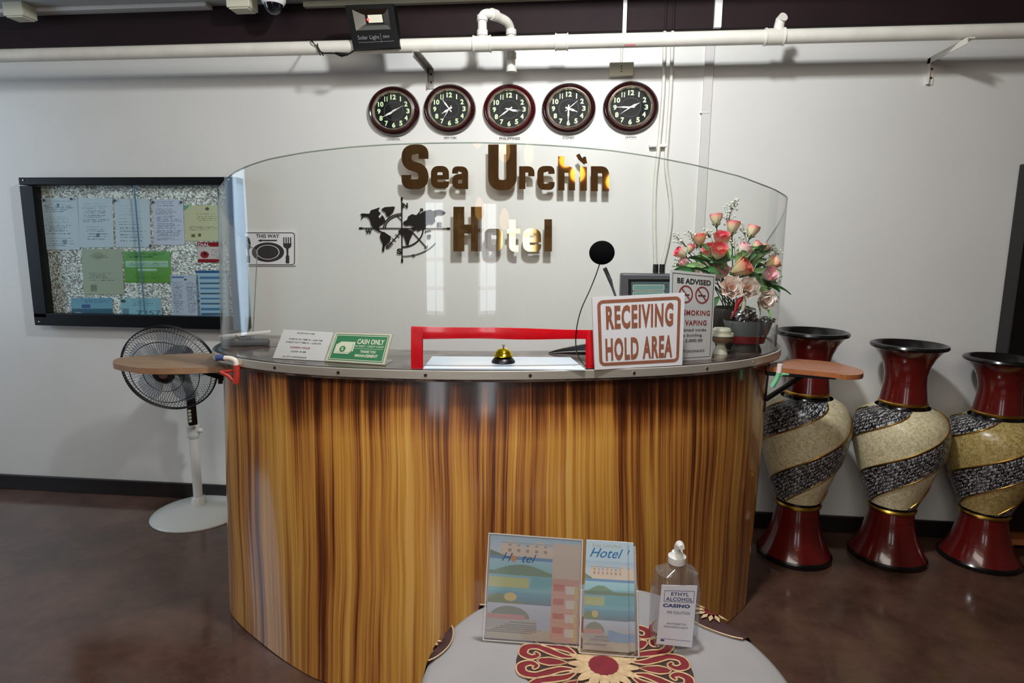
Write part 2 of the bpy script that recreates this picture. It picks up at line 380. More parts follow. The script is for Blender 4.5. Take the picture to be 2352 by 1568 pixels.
        if col is not None:
            a = me.color_attributes.new('Col', 'FLOAT_COLOR', 'POINT')
            a.data.foreach_set('color', np.array(col, dtype=np.float32).ravel())
        if smooth:
            me.shade_smooth(); me.set_sharp_from_angle(angle=R_(smooth))
        o = bpy.data.objects.new(name, me); C.objects.link(o)
        if parent is not None: o.parent = parent
        else: o.location = off
        tag(o, tg.get('label'), tg.get('cat'), tg.get('group'), tg.get('kind'))
        return o
def copy_tree(o, parent=None):
    c = o.copy(); C.objects.link(c)
    if parent is not None: c.parent = parent
    for ch in [x for x in bpy.data.objects if x.parent == o]: copy_tree(ch, c)
    return c

# text: vertices of a word in a unit box
_tc = {}
def glyphs(body, bold=0.0, space=1.0):
    k = (body, bold, space)
    if k not in _tc:
        cu = bpy.data.curves.new('txt', 'FONT'); cu.body = body; cu.size = 1; cu.offset = bold; cu.resolution_u = 3
        cu.space_character = space; cu.align_x = 'CENTER'; cu.space_line = .8
        o = bpy.data.objects.new('txt', cu); C.objects.link(o)
        bpy.context.view_layer.update()
        me = bpy.data.meshes.new_from_object(o.evaluated_get(bpy.context.evaluated_depsgraph_get()))
        vs = [(v.co.x, v.co.y) for v in me.vertices]; fs = [tuple(p.vertices) for p in me.polygons]
        bpy.data.objects.remove(o); bpy.data.curves.remove(cu); bpy.data.meshes.remove(me)
        x0 = min(v[0] for v in vs); x1 = max(v[0] for v in vs); y0 = min(v[1] for v in vs); y1 = max(v[1] for v in vs)
        _tc[k] = ([((x-x0)/(x1-x0), (y-y0)/(y1-y0)) for x, y in vs], fs)
    return _tc[k]
class Quad:      # a flat face with corners bl, br, tr, tl; at(u, v, lift)
    def __init__(s, bl, br, tr, tl):
        s.c = [Vector(p) for p in (bl, br, tr, tl)]
        n = (s.c[1]-s.c[0]).cross(s.c[3]-s.c[0]).normalized()
        if n.dot(CAM-s.c[0]) < 0: n = -n
        s.n = n
    def at(s, u, v, d=0):
        a, b, c, e = s.c
        return a*(1-u)*(1-v)+b*u*(1-v)+c*u*v+e*(1-u)*v + s.n*d
def text_on(mb, q, body, u0, v0, u1, v1, lift=.0008, bold=0.0, space=1.0, rot=0, shear=0):
    vs, fs = glyphs(body, bold, space)
    out = []
    for x, y in vs:
        u = u0+(u1-u0)*x+shear*(y-.5); v = v0+(v1-v0)*y
        if rot:
            cu, cv = (u0+u1)/2, (v0+v1)/2; du, dv = u-cu, v-cv
            u = cu+du*math.cos(rot)-dv*math.sin(rot); v = cv+du*math.sin(rot)+dv*math.cos(rot)
        out.append(q.at(u, v, lift))
    mb.add(out, fs); return mb
def poly_on(mb, q, pts, lift=.0006): mb.add([q.at(u, v, lift) for u, v in pts], [tuple(range(len(pts)))]); return mb
def rect_on(mb, q, u0, v0, u1, v1, lift=.0006): return poly_on(mb, q, [(u0, v0), (u1, v0), (u1, v1), (u0, v1)], lift)
def ribbon2(path, w, closed=False):
    # 2D ribbon outline as quads; returns verts, faces
    P = [Vector(p) for p in path]; n = len(P); vs = []; fs = []
    for i, p in enumerate(P):
        if closed: a, b = P[i-1], P[(i+1) % n]
        else: a, b = P[max(i-1, 0)], P[min(i+1, n-1)]
        d1 = (p-a); d2 = (b-p)
        if d1.length < 1e-9: d1 = d2
        if d2.length < 1e-9: d2 = d1
        d1 = d1.normalized(); d2 = d2.normalized(); t = (d1+d2)
        t = t.normalized() if t.length > 1e-6 else d1
        nn = Vector((-t.y, t.x)); k = 1/max(.5, math.sqrt((1+d1.dot(d2))/2))
        vs += [p+nn*w/2*k, p-nn*w/2*k]
    for i in range(1, n):          # keep the inner side of tight bends from folding over
        d = P[i]-P[i-1]
        for s_ in (0, 1):
            if (vs[2*i+s_]-vs[2*i-2+s_]).dot(d) < 0: vs[2*i+s_] = vs[2*i-2+s_].copy()
    for i in range(n if closed else n-1):
        j = (i+1) % n; fs.append((2*i, 2*i+1, 2*j+1, 2*j))
    return vs, fs
def stroke_on(mb, q, path, w, lift=.0006, closed=False, asp=1.0):
    # path in u,v ; w in u units ; asp = width/height of the quad
    vs, fs = ribbon2([(u*asp, v) for u, v in path], w*asp, closed)
    mb.add([q.at(v.x/asp, v.y, lift) for v in vs], fs); return mb
def rrect(u0, v0, u1, v1, r, asp=1.0, n=5):
    out = []
    for cx, cy, a0 in ((u1-r, v0+r*asp, -PI/2), (u1-r, v1-r*asp, 0), (u0+r, v1-r*asp, PI/2), (u0+r, v0+r*asp, PI)):
        for i in range(n+1):
            a = a0+PI/2*i/n; out.append((cx+r*math.cos(a), cy+r*asp*math.sin(a)))
    return out
def wallq(tl, tr, br, bl, Y=-.001):
    return Quad(ony(*bl, Y), ony(*br, Y), ony(*tr, Y), ony(*tl, Y))
def cat_rom(P, n=8):
    P = [Vector(p) for p in P]; out = []
    for i in range(len(P)-1):
        p0 = P[max(i-1, 0)]; p1 = P[i]; p2 = P[i+1]; p3 = P[min(i+2, len(P)-1)]
        for k in range(n):
            t = k/n; out.append(.5*((2*p1)+(p2-p0)*t+(2*p0-5*p1+4*p2-p3)*t*t+(3*p1-p0-3*p2+p3)*t**3))
    out.append(P[-1]); return out

# ------------------------------------------------------------------ the room
def struct(name, mb, m, **k): return mb.build(name, m, kind='structure', **k)
XL, XR, YF, ZC = -5.2, 3.3, -7.2, 3.45
struct('floor', MB().box(((XL+XR)/2, YF/2, -.05), (XR-XL+.4, -YF+.4, .1)), M['floor'])
struct('wall_back', MB().box(((XL+XR)/2, .06, 1.4), (XR-XL+.4, .12, 2.8)), M['wall'])
struct('wall_left', MB().box((XL-.05, YF/2, ZC/2), (.1, -YF, ZC)), M['side'])
struct('wall_right', MB().box((XR+.05, YF/2, ZC/2), (.1, -YF, ZC)), mat('right_wall_paint', (96, 76, 60), .6, var=.05))
struct('wall_front', MB().box(((XL+XR)/2, YF-.05, ZC/2), (XR-XL, .1, ZC)), M['panelwood'])
ZS = 2.712
struct('ceiling', MB().box(((XL+XR)/2, -.16, ZS+.03), (XR-XL+.2, .56, .06)).box(((XL+XR)/2, -.41, (ZS+ZC)/2+.03), (XR-XL+.2, .06, ZC-ZS+.06))
       .box(((XL+XR)/2, (YF-.4)/2, ZC+.03), (XR-XL+.2, -YF-.3, .06)), M['ceil'])
struct('trim_1', MB().box(((XL+XR)/2, -.02, (2.538+ZS)/2), (XR-XL, .04, ZS-2.538), .004), M['beam'])
struct('trim_2', MB().box((.6, -.045, ZS-.014), (4.0, .05, .026), .003), M['cream'])
struct('trim_3', MB().box((-3.2, -.06, ZS-.010), (2.6, .08, .02), .003), M['white'])
struct('baseboard_back', MB().box(((XL+XR)/2, -.009, .046), (XR-XL, .018, .092), .004), M['base'])
# front wall: bright glass entrance and side windows (behind the photographer)
def window(i, cx, w_, z0, z1, cols, rows):
    f = struct('window_%d' % i, MB().box((cx, YF+.03, z0-.03), (w_+.12, .08, .06)).box((cx, YF+.03, z1+.03), (w_+.12, .08, .06))
               .box((cx-w_/2-.03, YF+.03, (z0+z1)/2), (.06, .08, z1-z0)).box((cx+w_/2+.03, YF+.03, (z0+z1)/2), (.06, .08, z1-z0)), M['white'])
    for a in range(cols):
        for b in range(rows):
            pw = w_/cols; ph = (z1-z0)/rows
            MB().box((cx-w_/2+pw*(a+.5), YF+.03, z0+ph*(b+.5)), (pw-.05, .01, ph-.05)).build('pane', M['daypane'], f)
window(1, -.95, .62, .6, 2.05, 2, 4); window(2, .55, .5, .6, 2.05, 2, 4)
# hanging lamps behind the photographer, seen only as reflections in the gold letters and the clear screen
for k, (x, y, z) in enumerate(((.0, -4.3, 2.38), (.42, -4.4, 2.30), (.75, -4.2, 2.26), (-.15, -4.9, 2.62), (.1, -4.9, 1.86), (.55, -5.0, 1.78))):
    t = thing('pendant_lamp', (x, y, z), 'lit amber glass pendant lamp behind the camera, ' + ('upper left', 'upper middle', 'upper right', 'highest of all', 'lower left', 'lower right')[k], 'lamp', 'pendant lamps behind the camera')
    MB().lathe([(.012, .06), (.04, .05), (.075, 0), (.085, -.05), (.07, -.1), (.03, -.13), (.0, -.135)], (x, y, z), 16, caps=False).build('shade', M['lamp'], t, smooth=60)
    MB().tube([(x, y, z+.05), (x, y, ZC)], .005, 6).build('rod', M['vgold'], t)

# ------------------------------------------------------------------ pipes and things on the wall
PY, PZ, PR = -.25, 2.43, .031
def cyl_x(mb, x0, x1, r, n=16): return mb.tube([(x0, PY, PZ), (x1, PY, PZ)], r, n)
pipe = thing('water_pipe', (0, PY, PZ), 'long white plastic pipe running across the wall under the dark beam', 'pipe')
cyl_x(MB(), XL, XR, PR, 20).build('pipe_run', M['pvc'], pipe, smooth=40)
def pipex(px): return ony(px, 100, PY).x
for a, b in ((1087, 1128), (1275, 1305), (1755, 1800)):
    mb = MB(); x0, x1 = pipex(a), pipex(b); mb.tube([(x0, PY, PZ), (x0+.006, PY, PZ), (x0+.007, PY, PZ), (x1-.007, PY, PZ), (x1-.006, PY, PZ), (x1, PY, PZ)], [PR+.007]*2+[PR+.004]*2+[PR+.007]*2, 18).build('coupling', M['pvc'], pipe, smooth=40)
# loop over the beam
def arc(c, r, a0, a1, u, v, n=7):
    return [Vector(c)+r*(math.cos(a0+(a1-a0)*i/n)*u+math.sin(a0+(a1-a0)*i/n)*v) for i in range(n+1)]
p1 = ony(1108, 100, PY); t1 = ony(1108, 42, PY); t2 = ony(1128, 32, PY); t3 = ony(1164, 50, -.16); t4 = ony(1172, 66, -.13); t5 = ony(1174, 150, -.13)
loop = thing('overflow_pipe', (p1.x, PY, PZ), 'short white pipe loop arching over the long pipe in front of the beam', 'pipe')
pts = cat_rom([p1, ony(1108, 70, PY), t1, ony(1113, 33, PY), t2, ony(1146, 40, -.2), t3, t4, ony(1174, 90, -.13), t5, ony(1175, 164, -.13)], 5)
MB().tube(pts, .021, 14).build('pipe_run', M['pvc'], loop, smooth=50)
for q_, r_ in ((ony(1108, 76, PY), 0), (ony(1108, 42, PY), 0), (ony(1174, 75, -.13), 0), (ony(1174, 128, -.13), 0), (ony(1175, 160, -.13), 0)):
    MB().tube([q_-Vector((0, 0, .012)), q_+Vector((0, 0, .012))], .0255, 14).build('pipe_collar', M['pvc'], loop, smooth=50)
MB().tube([ony(1128, 32, PY), ony(1140, 36, -.22)], .0255, 12).build('pipe_collar', M['pvc'], loop, smooth=50)
vt = ony(1790, 90, PY)
t = thing('vent_pipe', (vt.x, PY, PZ+PR), 'short angled white vent stub rising from the long pipe', 'pipe')
MB().tube([ony(1788, 84, PY), ony(1789, 62, PY), ony(1793, 46, PY), ony(1800, 38, PY-.02)], [.024, .022, .022, .02], 14).build('pipe_run', M['pvc'], t, smooth=40)
MB().tube([ony(1788, 80, PY), ony(1788, 70, PY)], .028, 14).build('pipe_collar', M['pvc'], t, smooth=40)
# brackets
def bracket(x, z0, z1, label, m, mat2=None):
    t = thing('pipe_bracket', (x, 0, z0), label, 'bracket', 'brackets that carry the long pipe')
    MB().box((x, -.003, (z0+z1)/2), (.03, .006, z1-z0)).box((x-.014, -.012, (z0+z1)/2), (.004, .024, z1-z0)).build('wall_leg', m, t)
    MB().box((x, -.15, z1), (.03, .30, .006)).box((x-.014, -.15, z1-.012), (.004, .30, .024)).build('arm', m, t)
    for i in range(3): MB().lathe([(.005, 0), (.005, .004), (0, .006)], (x+.003, -.006, z0+.03+i*.04), 8, ax=(Vector((1, 0, 0)), Vector((0, 0, 1)), Vector((0, -1, 0)))).build('bolt', M['hole'], t)
b2 = ony(2133, 195, 0); b1 = ony(990, 195, 0)
bracket(b2.x, b2.z, 2.392, 'white angle bracket under the pipe at the far right of the wall', M['pvc'])
bracket(b1.x, b1.z-.02, 2.392, 'scuffed metal angle bracket under the pipe above the London and New York clocks', M['rust'])
# conduits to the grey panel
for k, (pts, lab) in enumerate(((((1527, 68), (1524, 200), (1515, 320), (1505, 420), (1503, 520), (1506, 612)), 'thin white conduit, left of the pair, running down to the grey electric panel'),
                        (((1545, 70), (1541, 200), (1533, 320), (1530, 380), (1541, 470), (1537, 540), (1521, 612)), 'thin white conduit, right of the pair, bowing down to the grey electric panel'))):
    P = cat_rom([ony(x, y, -.022) for x, y in pts], 5)
    t = thing('conduit', P[-1], lab, 'conduit', 'conduits above the electric panel')
    MB().tube(P, .0095, 10).build('tube', M['pvc'], t, smooth=50)
    MB().tube([P[-1]+Vector((0, 0, .012)), P[-1]-Vector((0, 0, .03))], .014, 10).build('connector', M['black'], t, smooth=50)
    c = ony(1507-8+k*24, 335, -.02)
    MB().box((c.x, -.018, c.z), (.034, .036, .014), .003).build('clip', M['white'], t)
    d = P[0]
    MB().tube([d+Vector((0, -.012, 0)), (d.x, d.y-.012, ZS)], .0095, 8).build('painted_tube', M['beam'], t, smooth=50, label='upper length painted dark over the beam')
a = ony(1640, 5, -.02); b = ony(1604, 600, -.012)
t = thing('cable_trunking', (b.x, 0, .75), 'flat grey cable trunking running straight down the wall beside the conduits', 'trunking')
zt = 2.538; bx = ony(1631, 95, 0).x; bb = ony(1606, 520, 0).x
MB().hexa([(bx-.021, -.014, zt), (bx+.021, -.014, zt), (bb+.022, -.014, 1.0), (bb-.022, -.014, 1.0)], [(bx-.021, 0, zt), (bx+.021, 0, zt), (bb+.022, 0, 1.0), (bb-.022, 0, 1.0)]).build('trunking_run', M['trunk'], t)
MB().box((bx+.02, -.05, (zt+ZS)/2), (.034, .02, ZS-zt)).build('trunking_run', M['white'], t)
zj = ony(1615, 260, 0).z
MB().box((ony(1618, 260, 0).x, -.0085, zj), (.045, .018, .004)).build('joint_clip', M['white'], t)
a = ony(1427, 160, -.02)
t = thing('junction_box', (a.x, 0, a.z-.03), 'small cream junction box on the wall between Sydney and Japan clocks and pipe', 'box')
MB().box((a.x, -.018, a.z), (.118, .036, .064), .004).build('cover', M['cream'], t)
for dz in (-.012, 0, .012): MB().lathe([(.003, 0), (.003, .003)], (a.x, -.036, a.z+dz), 8, ax=(Vector((1, 0, 0)), Vector((0, 0, 1)), Vector((0, -1, 0)))).build('screw', M['hole'], t)
MB().tube([(a.x, -.012, a.z+.03), (a.x, -.012, 2.50)], .007, 8).build('feed_tube', M['pvc'], t, smooth=50)
MB().box((a.x+.006, -.05, (2.5+ZS)/2), (.018, .018, ZS-2.5)).build('feed_tube', M['white'], t)
r = ony(1447, 104, PY-PR)
MB().box((r.x, r.y, r.z), (.05, .004, .008)).build('pipe_strap', M['clred'], None, label='small dark red strap on the long pipe above the junction box', cat='strap')
# ceiling boxes and camera
def cbox(px0, py0, px1, py1, Y, label):
    p = ony(px0, py0, Y); q = ony(px1, py1, Y)
    zt_ = ZS; t = thing('ceiling_box', ((p.x+q.x)/2, Y, min(p.z, q.z)), label, 'box', 'cream boxes at the ceiling edge')
    MB().box(((p.x+q.x)/2, Y-.02, (zt_+q.z)/2), (abs(q.x-p.x), .09, max(.02, zt_-q.z)), .004).build('housing', M['cream'], t)
    MB().box(((p.x+q.x)/2, Y-.02, q.z-.003), (abs(q.x-p.x)-.02, .075, .006), .002).build('cover', M['cream'], t)
cbox(30, 15, 78, 45, -.12, 'small cream box under the ceiling at the far left corner')
cbox(535, 8, 588, 26, -.14, 'cream box hanging under the ceiling left of the security camera')
c = ony(628, 4, -.22)
t = thing('security_camera', (c.x, c.y, ZS), 'white dome security camera under the ceiling', 'camera')
MB().lathe([(.062, ZS-c.z), (.06, .02), (.056, 0), (.047, -.015)], c, 24, caps=True).build('housing', M['white'], t, smooth=40)
MB().lathe([(.045, .0), (.04, -.022), (.028, -.038), (.012, -.046), (0, -.047)], c+Vector((0, 0, -.012)), 20, caps=False).build('dome', M['blackg'], t, smooth=60)
# floodlight
fq = [ony(792, 12, -.30), ony(903, 8, -.30), ony(918, 108, -.30), ony(812, 113, -.30)]
fl = thing('floodlight', (sum(p.x for p in fq)/4, -.27, min(p.z for p in fq)), 'black solar floodlight hanging in front of the beam', 'floodlight')
Q = Quad(fq[3], fq[2], fq[1], fq[0])
mb = MB()
def frame_ring(mb, q, o, i, d0, d1):   # o,i: (u0,v0,u1,v1)
    O = [(o[0], o[1]), (o[2], o[1]), (o[2], o[3]), (o[0], o[3])]; I = [(i[0], i[1]), (i[2], i[1]), (i[2], i[3]), (i[0], i[3])]
    vs = [q.at(*p, d0) for p in O]+[q.at(*p, d1) for p in I]
    mb.add(vs, [(k, (k+1) % 4, (k+1) % 4+4, k+4) for k in range(4)]); return mb
LW = (.13, .42, .87, .9)
mb.slab([Q.at(0, 0, -.012), Q.at(1, 0, -.012), Q.at(1, 1, -.012), Q.at(0, 1, -.012)], (0, .045, 0))
for u0, v0, u1, v1 in ((0, 0, 1, LW[1]), (0, LW[3], 1, 1), (0, LW[1], LW[0], LW[3]), (LW[2], LW[1], 1, LW[3])):
    mb.slab([Q.at(u0, v0), Q.at(u1, v0), Q.at(u1, v1), Q.at(u0, v1)], -Q.n*.02)
mb.build('housing', mat('floodlight_black', (6, 6, 8), .5, spec=.2), fl)
mb = MB(); L0 = LW; 
steps = [(LW[0], LW[1], LW[2], LW[3]), (.2, .47, .84, .86), (.27, .53, .8, .82), (.36, .58, .74, .78)]
for k in range(3): frame_ring(mb, Q, steps[k], steps[k+1], -.002-.003*k, -.005-.003*k)
mb.build('reflector', M['chrome'], fl)
rect_on(MB(), Q, .42, .6, .72, .78, -.010).build('led_panel', M['cream'], fl)
MB().ball(Q.at(.42, .67, -.006), .006).build('status_led', M['redled'], fl)
mb = MB(); text_on(mb, Q, 'Solar Light', .14, .18, .6, .3, .001); text_on(mb, Q, '30W', .68, .22, .82, .28, .001); rect_on(mb, Q, .14, .14, .9, .147, .001); rect_on(mb, Q, .63, .12, .636, .34, .001)
mb.build('lettering', mat('floodlight_print', (120, 120, 126), .5), fl)
MB().tube([Q.at(.5, 1, -.03), Q.at(.5, 1, -.03)+Vector((0, .2, .02))], .012, 8).build('mount', M['black'], fl)
p = [ony(x, y, -.285) for x, y in ((715, 93), (728, 108), (740, 121), (765, 122), (785, 126), (800, 124), (818, 114), (835, 112))]
t = thing('floodlight_cable', p[3], 'thin black cable with inline connector dangling left of the floodlight', 'cable')
MB().tube(cat_rom([ony(705, 92, -.02), ony(712, 93, -.12)]+p, 4), .0035, 6).build('cord', M['black'], t, smooth=60)
MB().tube([p[3]+Vector((.01, 0, 0)), p[4], p[5]], [.005, .011, .006], 8).build('connector', M['black'], t, smooth=60)
MB().tube(cat_rom([ony(726, 104, -.285), ony(732, 118, -.285), ony(736, 127, -.285)], 4), .003, 6).build('loose_end', M['black'], t)
MB().tube(cat_rom([ony(729, 100, -.285), ony(731, 110, -.285), ony(743, 128, -.285)], 4), .003, 6).build('loose_end', M['black'], t)

# ------------------------------------------------------------------ clocks
UX, UZ = Vector((1, 0, 0)), Vector((0, 0, 1))
def clock(px, py, w_, h_, label, hands, m, city, tagpx):
    c = ony(px, py, -.03); c0 = Vector((c.x, 0, c.z))
    rx = abs(ony(px+w_/2, py, -.03).x-c.x); rz = abs(ony(px, py-h_/2, -.03).z-c.z); R = 1.0
    ax = (UX*rx, UZ*rz, Vector((0, -1, 0)))
    t = thing('wall_clock', c0, label, 'clock', 'world time clocks')
    prof = [(1.0, 0), (1.0, .012), (.985, .022), (.94, .033), (.88, .038), (.81, .034), (.77, .028)]
    MB().lathe(prof, c0, 56, ax=ax, caps=False).build('rim', m, t, smooth=50)
    MB().lathe([(.79, .027), (.775, .036), (.75, .038), (.725, .033), (.71, .02)], c0, 56, ax=ax, caps=False).build('bezel', M['bezel'], t, smooth=50)
    MB().lathe([(0, .017), (.72, .017)], c0, 48, ax=ax, caps=False).build('dial', M['dial'], t)
    mb = MB()
    for k in range(60):
        if k % 5 == 0: continue
        a_ = 2*PI*k/60; p_ = c0+ax[0]*.36*math.sin(a_)+ax[1]*.36*math.cos(a_)+Vector((0, -.0175, 0)); mb.box(p_, (.0018, .0005, .0018))
    mb.lathe([(.355, .0172), (.362, .0178), (.369, .0172)], c0, 40, ax=ax, caps=False)
    mb.build('minute_track', M['dgrey'], t)
    for k in range(1, 13):
        a_ = 2*PI*k/12; p_ = c0+ax[0]*.56*math.sin(a_)+ax[1]*.56*math.cos(a_)
        hw = rx*(.062 if k < 10 else .105 if k != 11 else .085); hh = rz*.1
        if k == 1: hw = rx*.02
        if k == 11: hw = rx*.06
        q = Quad(p_+Vector((-hw, -.0175, -hh)), p_+Vector((hw, -.0175, -hh)), p_+Vector((hw, -.0175, hh)), p_+Vector((-hw, -.0175, hh)))
        text_on(MB(), q, str(k), 0, 0, 1, 1, .0003, bold=.035).build('numeral', M['lume'], t)
    for nm, ang, ln, wd, yy, tail in (('hour_hand', hands[0], .34, .045, .019, .12), ('minute_hand', hands[1], .50, .032, .0205, .14), ('second_hand', hands[2], .46, .012, .022, .16)):
        a_ = R_(ang); d = Vector((math.sin(a_), math.cos(a_))); n_ = Vector((d.y, -d.x)); 
        def P(l, s_): 
            v = d*l+n_*s_; return c0+ax[0]*v.x+ax[1]*v.y+Vector((0, -yy, 0))
        pts = [P(-tail, -wd*.7), P(-tail, wd*.7), P(0, wd*.5), P(ln*.55, wd), P(ln*.65, wd*.35), P(ln, wd*.15), P(ln, -wd*.15), P(ln*.65, -wd*.35), P(ln*.55, -wd), P(0, -wd*.5)]
        MB().prism(pts, (0, -.0008, 0)).build(nm, M['silver'], t)
    MB().lathe([(.035, .018), (.035, .025), (0, .026)], c0, 12, ax=ax, caps=False).build('hub', M['silver'], t)
    MB().lathe([(0, .0285), (.4, .0282), (.74, .0275)], c0, 40, ax=ax, caps=False).build('glass', M['glass'], t, smooth=60)
    x0, y0, x1, y1 = tagpx
    q = wallq((x0, y0), (x1, y0), (x1, y1), (x0, y1), -.0012)
    tg = thing('city_tag', q.at(.5, 0), 'small printed name %s on the wall under its clock' % city, 'label', 'city names under the clocks')
    MB().slab([q.at(-.1, -.3, -.0002), q.at(1.1, -.3, -.0002), q.at(1.1, 1.3, -.0002), q.at(-.1, 1.3, -.0002)], (0, .0008, 0)).build('strip', M['wall'], tg)
    text_on(MB(), q, city, 0, 0, 1, 1, .0006, bold=.02).build('lettering', M['ink'], tg)
clock(902, 254, 120, 116, 'dark mahogany wall clock above the name London, leftmost of five', (236, 240, 62), M['mahog'], 'LONDON', (889, 317, 918, 322))
clock(1031, 249, 121, 116, 'dark mahogany wall clock above the name New York', (238, 325, 211), M['mahog'], 'NEW YORK', (1020, 314, 1049, 319))
clock(1169, 250, 123, 118, 'redder mahogany wall clock in the middle, above the name Philippines', (106, 232, 97), M['mahogr'], 'PHILIPPINES', (1147, 315, 1194, 321))
clock(1306, 248, 126, 119, 'dark mahogany wall clock above the name Sydney', (112, 181, 48), M['mahog'], 'SYDNEY', (1292, 313, 1320, 319))
clock(1449, 245, 130, 121, 'dark mahogany wall clock above the name Japan, rightmost of five', (62, 271, 235), M['mahog'], 'JAPAN', (1436, 313, 1461, 318))

# ------------------------------------------------------------------ gold letters
sgn = thing('hotel_name_sign', ony(1165, 577, -.02), 'mirror gold letters reading Sea Urchin Hotel mounted on the white wall', 'sign')
def rp(pts, rad, n=5):   # round the corners of a pixel path
    P = [Vector(p) for p in pts]; out = [P[0]]
    for i in range(1, len(P)-1):
        a, b, c = P[i-1], P[i], P[i+1]; r1 = min(rad, (a-b).length*.5, (c-b).length*.5)
        s_ = b+(a-b).normalized()*r1; e_ = b+(c-b).normalized()*r1
        for k in range(n+1): t_ = k/n; out.append(s_*(1-t_)**2+b*2*t_*(1-t_)+e_*t_*t_)
    out.append(P[-1]); return out
def letter(name, strokes, w_, Y=-.075, th=.006):
    mb = MB()
    for k, st in enumerate(strokes):
        vs, fs = ribbon2(st, w_) if not isinstance(st, tuple) else ribbon2(st[0], st[1])
        y = Y-.0002*k
        n0 = len(mb.v); fr = [ony(v.x, v.y, y) for v in vs]; nn = len(fr)
        mb.add(fr+[p+Vector((0, th, 0)) for p in fr], [])
        for f in fs:
            mb.f.append(tuple(n0+i for i in f)); mb.f.append(tuple(n0+nn+i for i in reversed(f)))
        m_ = nn//2
        for i in range(m_-1):
            for s_ in (0, 1):
                a_, b_ = 2*i+s_, 2*i+2+s_; mb.f.append((n0+a_, n0+b_, n0+b_+nn, n0+a_+nn))
        for a_, b_ in ((0, 1), (2*m_-2, 2*m_-1)): mb.f.append((n0+a_, n0+b_, n0+b_+nn, n0+a_+nn))
    # stand-off pins
    mb.build(name, M['gold'], sgn, fixn=False)
    for st in strokes[:1]:
        pth = st[0] if isinstance(st, tuple) else st
        p_ = pth[len(pth)//2] if len(pth) > 2 else ((pth[0][0]+pth[1][0])/2, (pth[0][1]+pth[1][1])/2); q_ = ony(p_[0], p_[1], Y+.004)
        MB().tube([q_, (q_.x, 0, q_.z)], .004, 6).build('spacer', M['vgold'], sgn)
def zx(x): return 780+x/2.94
def zy(y): return y/2.94
def box_(x0, x1, y0, y1, w_): return x0+w_/2, x1-w_/2, y0+w_/2, y1-w_/2
def bS(x0, x1, y0, y1, w_):
    l, r, t_, b = box_(x0, x1, y0, y1, w_); m_ = (t_+b)/2; k = (b-t_)
    return [rp([(r, t_+k*.27), (r, t_), (l, t_), (l, m_-k*.06), (r, m_+k*.06), (r, b), (l, b), (l, b-k*.27)], w_*.75)]
def bE(x0, x1, y0, y1, w_):
    l, r, t_, b = box_(x0, x1, y0, y1, w_); m_ = (t_+b)/2
    return [rp([(r, m_+w_*.3), (r, t_), (l, t_), (l, b), (r, b), (r, b-(b-t_)*.25)], w_*.7), ([(l, m_), (r+w_*.4, m_)], w_*.7)]
def bA(x0, x1, y0, y1, w_):
    l, r, t_, b = box_(x0, x1, y0, y1, w_); m_ = (t_+b)/2
    return [rp([(l, t_+(b-t_)*.25), (l, t_), (r, t_), (r, y1)], w_*.7), rp([(r, m_-2), (l, m_-2), (l, b), (r, b)], w_*.7)]
def bU(x0, x1, y0, y1, w_):
    l, r, t_, b = box_(x0, x1, y0, y1, w_); return [rp([(l, y0), (l, b), (r, b), (r, y0)], w_*.8)]
def bR(x0, x1, y0, y1, w_):
    l, r, t_, b = box_(x0, x1, y0, y1, w_); return [[(l, y0), (l, y1)], rp([(l, t_), (r, t_), (r, t_+(y1-y0)*.3)], w_*.6)]
def bC(x0, x1, y0, y1, w_):
    l, r, t_, b = box_(x0, x1, y0, y1, w_); k = b-t_; return [rp([(r, t_+k*.27), (r, t_), (l, t_), (l, b), (r, b), (r, b-k*.27)], w_*.7)]
def bN(x0, x1, y0, y1, w_, top=None):
    l, r, t_, b = box_(x0, x1, y0, y1, w_); return [[(l, top if top else y0), (l, y1)], rp([(l, t_), (r, t_), (r, y1)], w_*.7)]
def bO(x0, x1, y0, y1, w_):
    l, r, t_, b = box_(x0, x1, y0, y1, w_); p = rp([((l+r)/2, t_), (r, t_), (r, b), (l, b), (l, t_), ((l+r)/2, t_)], w_*.7); return [p]
s1 = 23
letter('letter_s', bS(zx(418), zx(600), zy(975), zy(1278), s1), s1)
letter('letter_e', bE(zx(617), zx(738), zy(1120), zy(1273), 14.5), 14.5)
letter('letter_a', bA(zx(760), zx(868), zy(1123), zy(1277), 13.5), 13.5)
letter('letter_u', bU(zx(1003), zx(1196), zy(975), zy(1285), s1+1), s1+1)
letter('letter_r', bR(zx(1212), zx(1316), zy(1122), zy(1276), 14.5), 14.5)
letter('letter_c', bC(zx(1335), zx(1452), zy(1120), zy(1282), 14.5), 14.5)
letter('letter_h', bN(zx(1475), zx(1590), zy(1122), zy(1285), 15, zy(1055)), 15)
letter('letter_i', [[(zx(1647), zy(1127)), (zx(1647), zy(1287))], ([(zx(1608), zy(1042)), (zx(1622), zy(1068)), (zx(1660), zy(1102))], 9), ([(zx(1652), zy(1058)), (zx(1662), zy(1104))], 7)], 15.5)
letter('letter_n', bN(zx(1697), zx(1820), zy(1122), zy(1290), 16), 16)
def hx(x): return 780+x/3.92
def hy(y): return 430+y/3.92
x0, x1, y0, y1 = hx(1024), hx(1280), hy(175), hy(577)
letter('letter_h', [[(x0+12.5, y0), (x0+12.5, y1)], [(x1-12.5, y0), (x1-12.5, y1)], ([(x0+20, (y0+y1)/2), (x1-20, (y0+y1)/2)], 21)], 25)
letter('letter_o', bO(hx(1305), hx(1468), hy(372), hy(579), 15.5), 15.5)
x0, x1, y0, y1 = hx(1508), hx(1625), hy(292), hy(578)
letter('letter_t', [rp([(x0+12, y0), (x0+12, y1-7), (x1-4, y1-7)], 8), ([(x0, y0+26), (x1, y0+26)], 11)], 15)
